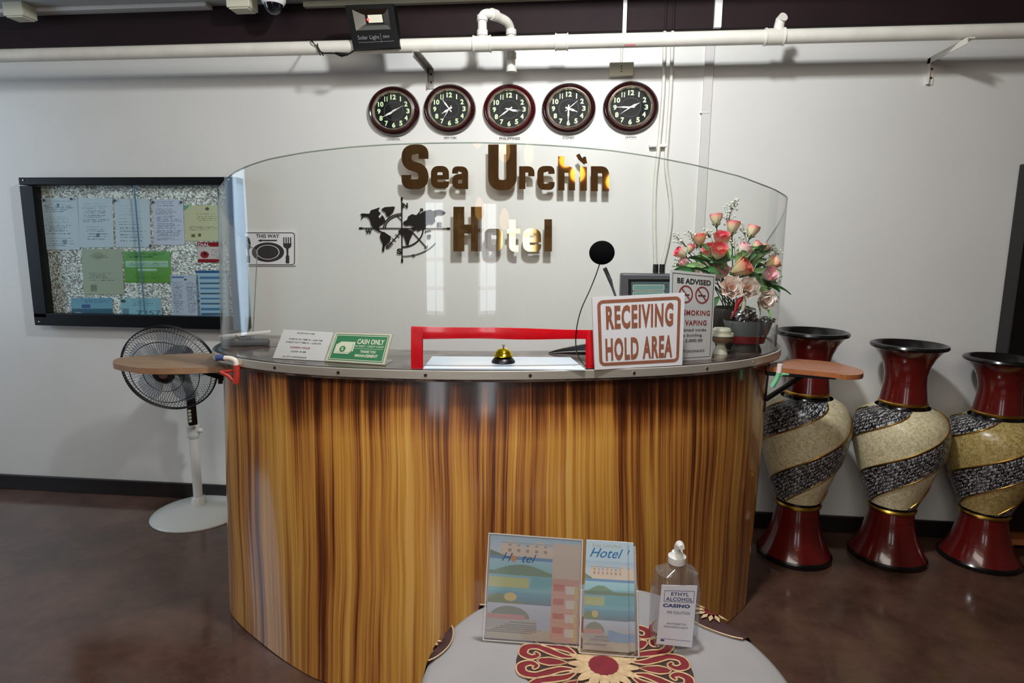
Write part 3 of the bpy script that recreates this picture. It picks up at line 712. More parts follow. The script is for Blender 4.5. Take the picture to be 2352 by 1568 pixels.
letter('letter_e', bE(hx(1650), hx(1814), hy(370), hy(580), 15.5), 15.5)
letter('letter_l', [[(hx(1878), hy(288)), (hx(1878), hy(578))]], 17.5)

# ------------------------------------------------------------------ world map compass
mp_ = thing('map_compass', ony(925, 600, 0), 'black world map with compass lines mounted on the wall left of the word Hotel', 'wall decoration')
def kx(x): return 450+x/3.92
def ky(y): return 300+y/3.92
def land(name, pts, d=.012):
    MB().prism([ony(kx(x), ky(y), -d) for x, y in pts], (0, .006, 0)).build(name, M['mapblack'], mp_)
land('continent', [(1480, 750), (1500, 744), (1560, 748), (1575, 716), (1620, 702), (1652, 690), (1640, 722), (1662, 742), (1640, 770), (1652, 792), (1676, 760), (1695, 785), (1702, 812), (1684, 838), (1660, 850), (1640, 876), (1655, 900), (1690, 914), (1680, 925), (1640, 906), (1600, 882), (1578, 850), (1565, 800), (1545, 775), (1512, 770), (1485, 804), (1494, 774)])
land('continent', [(1670, 706), (1700, 688), (1780, 682), (1790, 690), (1772, 735), (1735, 772), (1715, 765), (1702, 730), (1680, 720)])
land('continent', [(1665, 925), (1690, 910), (1720, 930), (1756, 955), (1746, 990), (1720, 1012), (1700, 1040), (1690, 1092), (1675, 1080), (1682, 1020), (1665, 985), (1655, 950)])
land('continent', [(1830, 892), (1860, 876), (1900, 882), (1930, 896), (1952, 920), (1940, 950), (1925, 980), (1912, 1032), (1895, 1030), (1885, 990), (1870, 950), (1838, 930), (1820, 910)], .013)
land('continent', [(1865, 822), (1900, 802), (1910, 772), (1945, 750), (1980, 760), (2020, 745), (2060, 722), (2110, 710), (2132, 724), (2180, 710), (2212, 714), (2246, 736), (2216, 756), (2180, 750), (2146, 776), (2152, 812), (2130, 840), (2100, 834), (2072, 846), (2066, 880), (2020, 890), (2000, 906), (1975, 880), (1955, 858), (1920, 848), (1890, 856), (1870, 846)])
land('continent', [(1938, 872), (1970, 862), (1978, 890), (1950, 902)], .0145)
land('continent', [(2078, 940), (2108, 932), (2116, 950), (2106, 972), (2082, 966)])
land('continent', [(2060, 905), (2110, 890), (2118, 898), (2066, 914)])
def mline(pts, w_, d=.010, name='compass_line'):
    vs, fs = ribbon2([(kx(x), ky(y)) for x, y in pts], w_/3.92)
    fr = [ony(v.x, v.y, -d) for v in vs]; mb = MB(); mb.add(fr, fs); n = len(fr); mb.add([p+Vector((0, .003, 0)) for p in fr], [tuple(reversed(f)) for f in fs])
    mb.build(name, M['mapblack'], mp_, fixn=False)
mline([(1853, 598), (1856, 1186)], 9); mline([(1468, 877), (2288, 880)], 8)
for x, y, dx, dy in ((1853, 598, 0, 30), (1856, 1186, 0, -30), (1468, 877, 30, 0), (2288, 880, -30, 0)):
    mline([(x, y), (x+dx, y+dy)], 16)
def ell(cx, cy, rx, ry, a0, a1, n=24): return [(cx+rx*math.cos(R_(a0+(a1-a0)*i/n)), cy+ry*math.sin(R_(a0+(a1-a0)*i/n))) for i in range(n+1)]
mline(ell(1855, 878, 168, 134, 180, 270), 6); mline(ell(1855, 878, 148, 116, 180, 270), 6)
for i in range(19):
    a_ = R_(180+90*i/18); mline([(1855+148*math.cos(a_), 878+116*math.sin(a_)), (1855+168*math.cos(a_), 878+134*math.sin(a_))], 4, name='tick')
mline(ell(1858, 880, 188, 166, 0, 90), 11); mline(ell(1862, 880, 345, 250, 32, 90), 7)
mline([(1855, 812), (1808, 764)], 7); mline([(1938, 900), (2080, 1056)], 8); mline([(2080, 1056), (2082, 1030)], 8); mline([(2080, 1056), (2056, 1052)], 8)
mline([(1838, 918), (1714, 1058)], 7); mline([(1714, 1058), (1716, 1030)], 7); mline([(1714, 1058), (1738, 1056)], 7)
for q_ in (.2, .45, .65, .75, .85):
    x, y = 1838+(1714-1838)*q_, 918+(1058-918)*q_; mline([(x-18, y-14), (x+18, y+14)], 6, name='tick')
mline([(1990, 760), (2040, 702)], 8); mline([(2040, 702), (2016, 706)], 8); mline([(2040, 702), (2040, 726)], 8)
mline([(1945, 1112), (1958, 1140)], 5, name='tick'); mline([(1958, 1110), (1970, 1136)], 5, name='tick')
for ch, x0, y0, x1, y1 in (('N', 1860, 650, 1908, 697), ('W', 1526, 882, 1586, 930), ('E', 2170, 826, 2214, 868), ('S', 1808, 1060, 1856, 1112)):
    q = wallq((kx(x0), ky(y0)), (kx(x1), ky(y0)), (kx(x1), ky(y1)), (kx(x0), ky(y1)), -.012)
    text_on(MB(), q, ch, 0, 0, 1, 1, 0, bold=.05).build('compass_letter', M['mapblack'], mp_)

# ------------------------------------------------------------------ THIS WAY sign
q = wallq((555, 532), (679, 532), (679, 610), (555, 610), -.010)
t = thing('direction_sign', q.at(.5, 0), 'white sign reading This Way with arrow, plate, knife and fork', 'sign')
MB().slab([q.at(0, 0), q.at(1, 0), q.at(1, 1), q.at(0, 1)], (0, .0095, 0)).build('panel', M['signw'], t)
asp = 124/78*1.0
stroke_on(MB(), q, rrect(.02, .03, .98, .97, .05, asp), .014, .0012, True, asp).build('border', M['ink'], t, fixn=False)
mb = MB(); text_on(mb, q, 'THIS WAY', .27, .82, .70, .93, .0012, bold=.02)
poly_on(mb, q, [(.30, .74), (.37, .70), (.37, .725), (.66, .725), (.66, .765), (.37, .765), (.37, .785)], .0012); mb.build('lettering', M['ink'], t, fixn=False)
def oval(cu, cv, ru, rv, n=36): return [(cu+ru*math.cos(2*PI*i/n), cv+rv*math.sin(2*PI*i/n)) for i in range(n)]
mb = MB(); poly_on(mb, q, oval(.49, .4, .30, .29), .0010); mb.build('plate_rim', M['ink'], t, fixn=False)
poly_on(MB(), q, oval(.49, .4, .215, .215), .0013).build('plate_ring', M['signw'], t, fixn=False)
poly_on(MB(), q, oval(.49, .4, .20, .20), .0016).build('plate_centre', M['ink'], t, fixn=False)
poly_on(MB(), q, [(.08, .86), (.11, .87), (.15, .80), (.17, .68), (.17, .52), (.14, .47), (.145, .30), (.16, .28), (.16, .08), (.09, .08), (.09, .28), (.115, .32), (.10, .48), (.08, .55)], .0014).build('knife', M['ink'], t, fixn=False)
mb = MB()
for k in range(4): rect_on(mb, q, .775+.042*k, .64, .795+.042*k, .84, .0014)
poly_on(mb, q, [(.77, .66), (.925, .66), (.92, .56), (.87, .50), (.868, .32), (.885, .28), (.885, .07), (.82, .07), (.82, .28), (.835, .32), (.83, .50), (.78, .56)], .0014); mb.build('fork', M['ink'], t, fixn=False)

# ------------------------------------------------------------------ notice board
BX0, BX1 = ony(54, 408, 0).x, ony(556, 740, -.08).x
BZ1 = ony(60, 408, -.06).z; BZ0 = ony(84, 746, -.06).z
bl = ony(68, 560, -.06).x; br = ony(552, 560, -.06).x
BX0, BX1 = bl-.01, br+.004
brd = thing('notice_board', ((BX0+BX1)/2, 0, BZ0), 'black framed glass notice board with glittery backing on the left wall', 'notice board')
dep = .075; fw = .075
fr = MB(); fr.box(((BX0+BX1)/2, -dep/2, BZ1-.02), (BX1-BX0, dep, .04), .003).box(((BX0+BX1)/2, -dep/2, BZ0+.035), (BX1-BX0, dep, .07), .003).box((BX0+.04, -dep/2, (BZ0+BZ1)/2), (.08, dep, BZ1-BZ0-.09), .003)
fr.build('frame', mat('notice_frame_black', (7, 8, 11), .4, spec=.2), brd)
MB().box((BX1-.032, -dep/2, (BZ0+BZ1)/2), (.064, dep+.004, BZ1-BZ0), .003).build('frame_side', M['bluegrey'], brd, label='right side of the frame, blue sky reflection in its colour')  # glossy black bar; the blue sky it reflects is painted as its colour
MB().box(((BX0+BX1)/2, -.012, (BZ0+BZ1)/2), (BX1-BX0-.02, .02, BZ1-BZ0-.02)).build('backing', M['glitter'], brd)
sx = ony(305, 430, -.07).x
MB().box(((BX0+.08+sx)/2, -.062, (BZ0+BZ1)/2), (sx-BX0-.06, .004, BZ1-BZ0-.08)).build('glass_door', M['pane'], brd)
MB().box(((BX1-.06+sx)/2-.005, -.055, (BZ0+BZ1)/2), (BX1-.06-sx+.03, .004, BZ1-BZ0-.08)).build('glass_door', M['pane'], brd)
MB().box((sx+.002, -.062, (BZ0+BZ1)/2), (.004, .006, BZ1-BZ0-.09)).build('door_edge', M['bluegrey'], brd)
for x, z in ((BX0+.03, BZ1-.015), (BX1-.04, BZ1-.015), (BX0+.03, BZ0+.02), (BX1-.04, BZ0+.02)):
    MB().lathe([(.005, 0), (.004, .003), (0, .004)], (x, -dep, z), 8, ax=(UX, UZ, Vector((0, -1, 0)))).build('screw', M['chrome'], brd)

class Canvas:
    def __init__(s, w_, h_, bg): s.w, s.h = w_, h_; s.a = np.zeros((h_, w_, 3)); s.a[:] = lin(bg)
    def rect(s, u0, v0, u1, v1, c, al=1):   # v up
        y0, y1 = int((1-v1)*s.h), max(int((1-v1)*s.h)+1, int((1-v0)*s.h)); x0, x1 = int(u0*s.w), max(int(u0*s.w)+1, int(u1*s.w))
        s.a[y0:y1, x0:x1] = s.a[y0:y1, x0:x1]*(1-al)+np.array(lin(c))*al
    def mask(s, fn, c, al=1):
        yy, xx = np.mgrid[0:s.h, 0:s.w]; u = (xx+.5)/s.w; v = 1-(yy+.5)/s.h; k = fn(u, v)
        s.a[k] = s.a[k]*(1-al)+np.array(lin(c))*al
    def grad(s, v0, v1, c0, c1, u0=0, u1=1):
        y0, y1 = int((1-v1)*s.h), int((1-v0)*s.h); x0, x1 = int(u0*s.w), int(u1*s.w)
        for y in range(y0, y1):
            t_ = (y-y0)/max(1, y1-y0-1); s.a[y, x0:x1] = np.array(lin(c1))*(1-t_)+np.array(lin(c0))*t_
    def lines(s, u0, v0, u1, v1, n, c=(90, 100, 120), al=.6, rnd=random):
        for i in range(n):
            v = v1-(v1-v0)*(i+.5)/n; x = u0+rnd.random()*.1*(u1-u0)
            e = u1-rnd.random()*.35*(u1-u0); y = min(s.h-1, int((1-v)*s.h)); al = min(.95, al*1.25)
            for xx in range(int(x*s.w), int(e*s.w)):
                if rnd.random() < .75: s.a[y, xx] = s.a[y, xx]*(1-al*rnd.uniform(.4, 1))+np.array(lin(c))*al*rnd.uniform(.4, 1)*1.0
    def noise(s, amt):
        s.a *= 1+amt*(np.random.RandomState(3).rand(s.h, s.w, 1)-.5)
    def build(s, name, q, parent, lift=.0, th=.0006, m='print', fn=None, **k):
        W_, H_ = s.w, s.h; mb = MB(); vs = []; col = []; fs = []
        g = fn if fn else (lambda u, v: q.at(u, v, lift))
        for j in range(H_):
            for i in range(W_):
                b = len(vs); vs += [g(i/W_, 1-(j+1)/H_), g((i+1)/W_, 1-(j+1)/H_), g((i+1)/W_, 1-j/H_), g(i/W_, 1-j/H_)]
                col += [(*s.a[j, i], 1)]*4; fs.append((b, b+1, b+2, b+3))
        mb.v = vs; mb.f = fs
        return mb.build(name, M[m], parent, col=col, fixn=False, **k)
def notice(corn, label, bg, paint, res=(44, 56), Y=-.026, edge=None):
    q = wallq(*corn, Y)
    t = thing('notice', q.at(.5, 0), label, 'paper notice', 'papers pinned in the notice board')
    MB().slab([q.at(0, 0, -.0005), q.at(1, 0, -.0005), q.at(1, 1, -.0005), q.at(0, 1, -.0005)], (0, .0008, 0)).build('sheet', M['signw'], t)
    cv = Canvas(res[0], res[1], bg); paint(cv); cv.build('print', q, t)
    return q
def nx(x): return x/3.92
def ny(y): return 380+y/3.92
def box4(x0, y0, x1, y1, sk=0): return ((nx(x0), ny(y0)), (nx(x1), ny(y0)), (nx(x1+sk), ny(y1)), (nx(x0+sk), ny(y1)))
PB = (196, 206, 212); PL = (200, 202, 216)
def form(c): c.lines(.08, .72, .92, .95, 6, al=.45); c.lines(.1, .3, .9, .66, 9, al=.28); c.rect(.45, .82, .52, .88, (70, 84, 120), .8); c.lines(.1, .05, .9, .25, 4, al=.4); c.rect(.55, .1, .68, .18, (80, 90, 130), .7)
notice(box4(368, 292, 695, 758, 22), 'pale blue certificate at the upper left corner of the notice board', PB, form)
notice(box4(700, 292, 1010, 738, 16), 'pale blue typed letter second in the top row of the notice board', PB, lambda c: (c.lines(.1, .5, .95, .9, 9, al=.3), c.lines(.2, .15, .9, .45, 6, al=.4), c.rect(.5, .2, .6, .27, (60, 70, 100), .8)))
notice(box4(1030, 300, 1345, 735, 14), 'plain light blue sheet in the middle of the top row of the notice board', PB, lambda c: (c.lines(.1, .1, .9, .9, 12, al=.16), c.lines(.1, .3, .8, .4, 2, al=.4)))
notice(box4(1368, 305, 1645, 715, 18), 'lilac printed form right of centre in the top row of the notice board', PL, lambda c: (c.lines(.15, .85, .85, .98, 3, al=.6), c.lines(.08, .1, .95, .82, 18, al=.4)))
def yel(c):
    c.mask(lambda u, v: (u-0)+(1-v)*1.0 < .16, (110, 160, 130)); c.lines(.3, .55, .9, .78, 4, (100, 96, 70), .6); c.lines(.1, .3, .9, .42, 3, (110, 100, 70), .6)
    c.mask(lambda u, v: (abs(u-.55)**2+abs(v-.9)**2 < .002), (90, 90, 80)); c.rect(.18, .1, .26, .19, (110, 110, 60)); c.rect(.32, .12, .4, .2, (110, 100, 60))
notice(box4(1655, 358, 2040, 680, 8), 'cream yellow certificate with green corner at the right end of the top row', (200, 196, 158), yel)
def olive(c): c.mask(lambda u, v: (abs(u-.4)*1.3+abs(v-.85)*3 < .3), (150, 156, 132)); c.lines(.3, .8, .7, .86, 2, (90, 100, 80), .6); c.lines(.15, .3, .8, .5, 5, (100, 106, 84), .5); c.rect(.2, .06, .36, .2, (110, 120, 96), .8)
notice(box4(735, 750, 1095, 1160, 18), 'olive grey certificate below the top row at centre left of the notice board', (168, 174, 152), olive)
def grn(c):
    c.grad(0, 1, (98, 150, 60), (112, 168, 100)); c.lines(.08, .78, .92, .96, 4, (40, 80, 40), .7); c.rect(.05, .60, .95, .70, (170, 200, 170)); c.rect(.04, .50, .95, .58, (160, 196, 170)); c.rect(.3, .36, .7, .43, (176, 206, 176)); c.lines(.05, .52, .95, .66, 2, (60, 110, 70), .6); c.lines(.2, .1, .9, .3, 3, (60, 110, 40), .5)
notice(box4(1108, 772, 1530, 1055, 18), 'bright green permit card in the middle of the notice board', (110, 165, 80), grn, (56, 40))
def blu(c): c.grad(.45, 1, (120, 168, 186), (104, 156, 180)); c.grad(0, .45, (44, 84, 106), (60, 100, 120)); c.rect(.25, .5, .48, .66, (60, 90, 140)); c.mask(lambda u, v: (u-.15)**2+(v-.12)**2 < .03, (150, 170, 176)); c.lines(.3, .75, .95, .92, 3, (50, 90, 110), .6)
notice(box4(640, 1192, 1010, 1372, 8), 'teal and navy information card at the bottom left of the notice board', (120, 168, 186), blu, (56, 34))
q = notice(box4(1085, 1192, 1450, 1372, 8), 'light teal hotline card with big numerals at the bottom of the notice board', (142, 186, 198), lambda c: (c.lines(.25, .6, .9, .95, 4, (50, 90, 110), .6), c.mask(lambda u, v: (u-.06)**2+(v-.84)**2 < .006, (70, 80, 90)), c.rect(.05, .02, .2, .45, (96, 136, 150)), c.grad(0, .16, (100, 160, 160), (120, 176, 176))), (56, 34))
text_on(MB(), q, '7257', .38, .14, .98, .38, .0008, bold=.01).build('lettering', M['bluegrey'], None, label='teal hotline numerals printed on the hotline card', cat='lettering')
notice(box4(1530, 985, 1780, 1372, 30), 'white contact list with columns at the lower right of the notice board', (186, 192, 204), lambda c: (c.rect(.05, .92, .5, .95, (80, 110, 160)), c.lines(.05, .1, .45, .85, 22, al=.5), c.lines(.55, .1, .95, .85, 22, al=.5), c.rect(.5, .86, .6, .9, (50, 60, 100))))
def tall(c): c.rect(0, .93, 1, 1, (44, 92, 140)); [c.rect(.12, .05+.11*i, .9, .09+.11*i, (60, 110, 150) if i % 2 else (50, 80, 110), .9) for i in range(8)]
notice(box4(1762, 945, 2050, 1372, 20), 'blue and white striped service list at the lower right corner of the notice board', (160, 186, 200), tall)
q = notice(box4(1775, 690, 2000, 872, 6), 'red and white emergency dial sticker near the right side of the notice board', (206, 190, 184), lambda c: (c.rect(0, .76, 1, 1, (140, 28, 34)), c.rect(0, 0, 1, .14, (140, 28, 34)), c.mask(lambda u, v: (u-.28)**2+(v-.38)**2 < .03, (146, 36, 40)), c.mask(lambda u, v: (u-.3)**2+(v-.42)**2 < .004, (40, 20, 24)), c.lines(.55, .2, .95, .7, 4, (40, 40, 44), .9)), (44, 36))
text_on(MB(), q, 'DIAL', .04, .79, .5, .95, .001, bold=.02).build('lettering', M['signw'], [o for o in bpy.data.objects if o.name.startswith('notice') and o.get('label', '').startswith('red and white')][0])
hot = [o for o in bpy.data.objects if o.get('label', '').startswith('light teal hotline')][0]
lo = [o for o in bpy.data.objects if o.get('label', '').startswith('teal hotline numerals')][0]
loc = lo.location.copy(); lo.parent = hot; lo.location = loc-hot.location; del lo['category']; lo['label'] = 'teal numerals'
for i, (x, y) in enumerate(((403, 312), (1040, 316), (1385, 330), (1635, 330), (1360, 722), (648, 300))):
    c = ony(nx(x), ny(y), -.028); MB().lathe([(.0045, 0), (.006, .004), (.007, .008), (.003, .0095), (0, .0098)], c+Vector((0, 0, 0)), 10, ax=(UX, UZ, Vector((0, -1, 0)))).build('push_pin', M['dgrey'], None, smooth=40,
        label='grey push pin holding the %s' % ('certificate at the upper left corner', 'second sheet of the top row', 'middle sheet of the top row', 'lilac form', 'lilac form at its bottom', 'certificate top middle')[i], cat='push pin', group='push pins in the notice board')

# ------------------------------------------------------------------ electric panel
p0 = ony(1427, 628, -.10); p1 = ony(1590, 628, -.10); zb = ony(1427, 790, -.10).z
t = thing('electric_panel', ((p0.x+p1.x)/2, -.05, zb), 'grey electric panel box with breaker window on the wall behind the signs', 'electric panel')
MB().box(((p0.x+p1.x)/2, -.05, (p0.z+zb)/2), (p1.x-p0.x, .1, p0.z-zb), .008).build('housing', M['dgrey'], t)
q = Quad(ony(1443, 760, -.101), ony(1585, 760, -.101), ony(1585, 641, -.101), ony(1443, 641, -.101))
frame_ring(MB(), q, (0, 0, 1, 1), (.05, .05, .95, .95), .001, -.001).build('window_frame', M['black'], t)
rect_on(MB(), q, .05, .05, .95, .95, .001).build('window', mat('panel_window', (72, 92, 94), .2), t, fixn=False)
for k in range(3):
    mb = MB(); y = .84-.13*k; stroke_on(mb, q, rrect(.08, y-.05, .58, y+.05, .015, 1.2), .008, .0022, True, 1.2).build('breaker_label', M['cashw'], t, fixn=False)
    rect_on(MB(), q, .09, y-.04, .57, y+.04, .0016).build('label_strip', mat('label_teal', (110, 146, 142), .4), t, fixn=False)
mb = MB(); text_on(mb, q, '2', .61, .84, .64, .9, .002); mb.build('lettering', M['ink'], t)

# ------------------------------------------------------------------ counter
RP = [(-1.425, -.70), (-1.435, -.80), (-1.41, -.98), (-1.345, -1.12), (-1.25, -1.21), (-1.142, -1.270), (-.965, -1.338), (-.75, -1.374), (-.45, -1.374), (-.162, -1.337), (.09, -1.276), (.30, -1.205), (.472, -1.120), (.62, -1.015), (.744, -.880), (.825, -.740), (.862, -.55), (.872, -.30)]
BP = [(-1.45, -.70), (-1.475, -.80), (-1.455, -.93), (-1.386, -1.06), (-1.30, -1.14), (-1.19, -1.22), (-.985, -1.35), (-.80, -1.43), (-.50, -1.465), (-.20, -1.43), (.08, -1.335), (.30, -1.20), (.44, -1.10), (.58, -.98), (.70, -.846), (.765, -.74), (.795, -.55), (.80, -.30)]
RC = [Vector((p.x, p.y)) for p in cat_rom([(x, y, 0) for x, y in RP], 8)]
BC = [Vector((p.x, p.y)) for p in cat_rom([(x, y, 0) for x, y in BP], 8)]
def norms(P):
    out = []
    for i in range(len(P)):
        t_ = (P[min(i+1, len(P)-1)]-P[max(i-1, 0)]).normalized(); out.append(Vector((t_.y, -t_.x)))  # outward
    return out
RN = norms(RC)
def inset(d, P=RC, N_=RN): return [P[i]-N_[i]*(d[i] if isinstance(d, list) else d) for i in range(len(P))]
n_ = len(RC); arc_ = [0]
for i in range(1, n_): arc_.append(arc_[-1]+(RC[i]-RC[i-1]).length)
cnt = thing('reception_counter', (-.35, -1.0, 0), 'curved reception counter painted in golden brown wood grain', 'reception counter')
TOPW = inset(.032)
ZW = 1.075
mb = MB(); rows = []; uv = []
for k in range(9):
    s_ = k/8; z = .004+s_*(ZW-.004)
    rows.append([Vector((BC[i].x*(1-s_)+TOPW[i].x*s_, BC[i].y*(1-s_)+TOPW[i].y*s_, z)) for i in range(n_)]); uv += [(arc_[i], z) for i in range(n_)]
mb.grid(rows); inner = [[Vector((p.x, p.y, p.z)) - Vector((RN[i].x, RN[i].y, 0))*.02 for i, p in enumerate(r_)] for r_ in (rows[0], rows[-1])]
mb.grid(inner); uv += [(arc_[i], .5) for i in range(n_)]*2
mb.build('front_panel', M['drum'], cnt, smooth=60, uv=uv, fixn=False)
# side panels going back
for (x0, y0, x1, y1) in ((TOPW[0].x+.012, TOPW[0].y, TOPW[0].x+.012, -.12), (TOPW[-1].x-.012, TOPW[-1].y, TOPW[-1].x-.012, -.12)):
    pass
dp = [.36+.0*i for i in range(n_)]
IN = inset(.38)
mb = MB(); vs = []
zt0, zt1 = ZW-.008, 1.103
mb.grid([[Vector((p.x, p.y, zt1)) for p in RC], [Vector((p.x, p.y, zt1)) for p in IN], [Vector((p.x, p.y, zt0)) for p in IN], [Vector((p.x, p.y, zt0)) for p in RC], [Vector((p.x, p.y, zt1)) for p in RC]])
for i in (0, n_-1): mb.add([(RC[i].x, RC[i].y, zt1), (IN[i].x, IN[i].y, zt1), (IN[i].x, IN[i].y, zt0), (RC[i].x, RC[i].y, zt0)], [(0, 1, 2, 3)])
mb.build('countertop', M['top'], cnt, smooth=30)
OUT = inset(-.004); OUT0 = inset(-.0005)
mb = MB(); mb.grid([[Vector((p.x, p.y, z)) for p in P_] for P_, z in ((OUT0, 1.104), (OUT, 1.102), (OUT, 1.076), (OUT0, 1.075))]); strip = mb.build('edge_strip', M['steel'], cnt, smooth=60)
mb = MB(); mb.grid([[Vector((p.x, p.y, z)) for p in P_] for P_, z in ((inset(.006), 1.1042), (inset(.016), 1.1042))]); mb.build('sealant_line', M['base'], cnt)
def on_strip(px, P_=OUT, z=1.089):
    best = None
    for i in range(n_-1):
        for s_ in (0, .25, .5, .75):
            p_ = P_[i].lerp(P_[i+1], s_); x = pj((p_.x, p_.y, z))[0]
            if best is None or abs(x-px) < best[0]: best = (abs(x-px), p_, RN[i])
    return Vector((best[1].x, best[1].y, z)), Vector((best[2].x, best[2].y, 0))
for px in (631, 779, 980, 1217, 1455, 1625, 1733):
    p_, nn = on_strip(px); t_ = nn.cross(Vector((0, 0, 1)))
    MB().lathe([(.0055, -.001), (.0055, .0015), (.003, .0022), (0, .0022)], p_, 10, ax=(t_, Vector((0, 0, 1)), nn), caps=False).build('screw', M['hole'] if px < 1400 else M['chrome'], strip)

# clear screen on the counter edge
topcurve = [(440, 470), (482, 450), (503, 430), (520, 410), (540, 395), (575, 379), (620, 365), (700, 350), (800, 338), (900, 331), (1000, 328), (1100, 327), (1200, 330), (1300, 336), (1400, 345), (1500, 360), (1600, 380), (1700, 405), (1780, 435), (1806, 450), (1822, 470), (1900, 500)]
def ytop(x):
    for (a, b), (c, d) in zip(topcurve, topcurve[1:]):
        if a <= x <= c: return b+(d-b)*(x-a)/(c-a)
    return 470
def ins(i):
    f_ = i/(n_-1); return .030-.022*max(0, 1-f_/.2)-.026*max(0, (f_-.72)/.28)
SIN = [RC[i]-RN[i]*ins(i) for i in range(n_)]; STOP = []
for i in range(n_):
    f_ = i/(n_-1); extra = .045*max(0, 1-f_/.30)**.8
    STOP.append(RC[i]-RN[i]*(ins(i)+extra))
zs_top = []
for i in range(n_):
    P_ = STOP[i]; x = pj((P_.x, P_.y, 1.7))[0]
    zs_top.append(zat(ytop(x), P_.x, P_.y))
# silhouette turns: let the sheet fall away behind the turns
iL = min(range(n_), key=lambda i: pj((STOP[i].x, STOP[i].y, 1.7))[0]); iR = max(range(n_), key=lambda i: pj((STOP[i].x, STOP[i].y, 1.7))[0])
for i in range(n_):
    if i < iL: zs_top[i] = zs_top[iL]-(arc_[iL]-arc_[i])*.55
    if i > iR: zs_top[i] = zs_top[iR]-(arc_[i]-arc_[iR])*.42
zl = zs_top[:]
for i in range(1, n_-1): zs_top[i] = (zl[i-1]+2*zl[i]+zl[i+1])/4
ZB = 1.104
def spt(i, s_, d=0):     # point on the sheet, fractional index i, height fraction s
    k = min(int(i), n_-2); f_ = i-k
    b = SIN[k].lerp(SIN[k+1], f_); t_ = STOP[k].lerp(STOP[k+1], f_); zt_ = zs_top[k]*(1-f_)+zs_top[k+1]*f_
    nn = RN[k].lerp(RN[k+1], f_); p_ = b.lerp(t_, s_)+nn*d
    return Vector((p_.x, p_.y, ZB+(zt_-ZB)*s_))
def idx(px, z=1.12):
    lo, hi = float(iL+2), float(iR-2)
    for _ in range(40):
        q_ = (lo+hi)/2; k = min(int(q_), n_-2); f_ = q_-k; b = SIN[k].lerp(SIN[k+1], f_)
        if pj((b.x, b.y, z))[0] < px: lo = q_
        else: hi = q_
    return lo
def son(px, py, d=0):     # point on the sheet seen at a pixel
    i = idx(px, 1.3 if py < 790 else 1.12); lo, hi = 0., 1.
    for _ in range(30):
        s_ = (lo+hi)/2
        if pj(spt(i, s_))[1] > py: lo = s_
        else: hi = s_
    for _ in range(3):
        z = spt(i, lo).z; i = idx(px, z)
    lo, hi = 0., 1.
    for _ in range(30):
        s_ = (lo+hi)/2
        if pj(spt(i, s_))[1] > py: lo = s_
        else: hi = s_
    return spt(i, lo, d)
iA, iB = idx(958, 1.15), idx(1356, 1.15)
sA = .10
zopen = son(1150, 768).z
cols = sorted(set([float(i) for i in range(n_)]+[iA, iB]))
scr = thing('sneeze_screen', (-.35, -1.3, ZB), 'tall clear curved acrylic screen standing along the counter edge', 'screen')
mb = MB()
def srow(i):
    top = spt(i, 1).z; so = (zopen-ZB)/(top-ZB)
    return [spt(i, s_) for s_ in (0, so*.5, so, so+(1-so)*.33, so+(1-so)*.66, 1)]
rows = [srow(i) for i in cols]; base = []
for th in (0, .004):
    b0 = len(mb.v)
    for r_ in rows: mb.v += [p_+Vector((0, 0, 0)) - (Vector((RN[min(int(cols[rows.index(r_)]), n_-1)].x, RN[min(int(cols[rows.index(r_)]), n_-1)].y, 0))*th) for p_ in r_]
    for a in range(len(rows)-1):
        for k in range(5):
            if iA-1e-6 <= cols[a] < iB-1e-6 and k < 2: continue
            v = b0+a*6+k; f_ = (v, v+6, v+7, v+1); mb.f.append(f_ if th == 0 else tuple(reversed(f_)))
mb.build('sheet', M['screen'], scr, smooth=60, fixn=False)
mb = MB(); mb.tube([spt(i, 1, -.002) for i in cols], .0024, 6); mb.tube([spt(0, s_/10, -.002) for s_ in range(11)], .0024, 6); mb.tube([spt(n_-1.001, s_/10, -.002) for s_ in range(11)], .0024, 6)
mb.build('edge', M['edge'], scr, smooth=60)
# red tape round the opening
def tape(pxa, pxb, ya, yb, n=2, name='red_tape', lift=.003, wav=0):
    a, b = [], []
    for k in range(n+1):
        f_ = k/n; x = pxa+(pxb-pxa)*f_
        yt = ya[0]+(ya[1]-ya[0])*f_; yb_ = yb[0]+(yb[1]-yb[0])*f_
        if wav: yt += wav*math.sin(f_*9); yb_ += wav*math.sin(f_*11+1)*1.3
        a.append((son(x, yt, lift), son(x, (yt+yb_)/2, lift+.002), son(x, yb_, lift)))
    mb = MB(); mb.grid([[p_[k] for p_ in a] for k in range(3)]); mb.grid([[p_[k]-Vector((0, -.009, 0)) for p_ in a] for k in (0, 2)])
    mb.grid([[p_[0] for p_ in a], [p_[0]+Vector((0, .009, 0)) for p_ in a]]); mb.grid([[p_[2] for p_ in a], [p_[2]+Vector((0, .009, 0)) for p_ in a]])
    mb.build(name, M['red'], scr, smooth=50, fixn=False)
tape(945, 1366, (749, 757), (777, 779), 26, lift=.004, wav=.8)
tape(945, 971, (752, 752), (849, 849), 3, lift=.006)
tape(1344, 1370, (770, 770), (852, 852), 3, lift=.006)

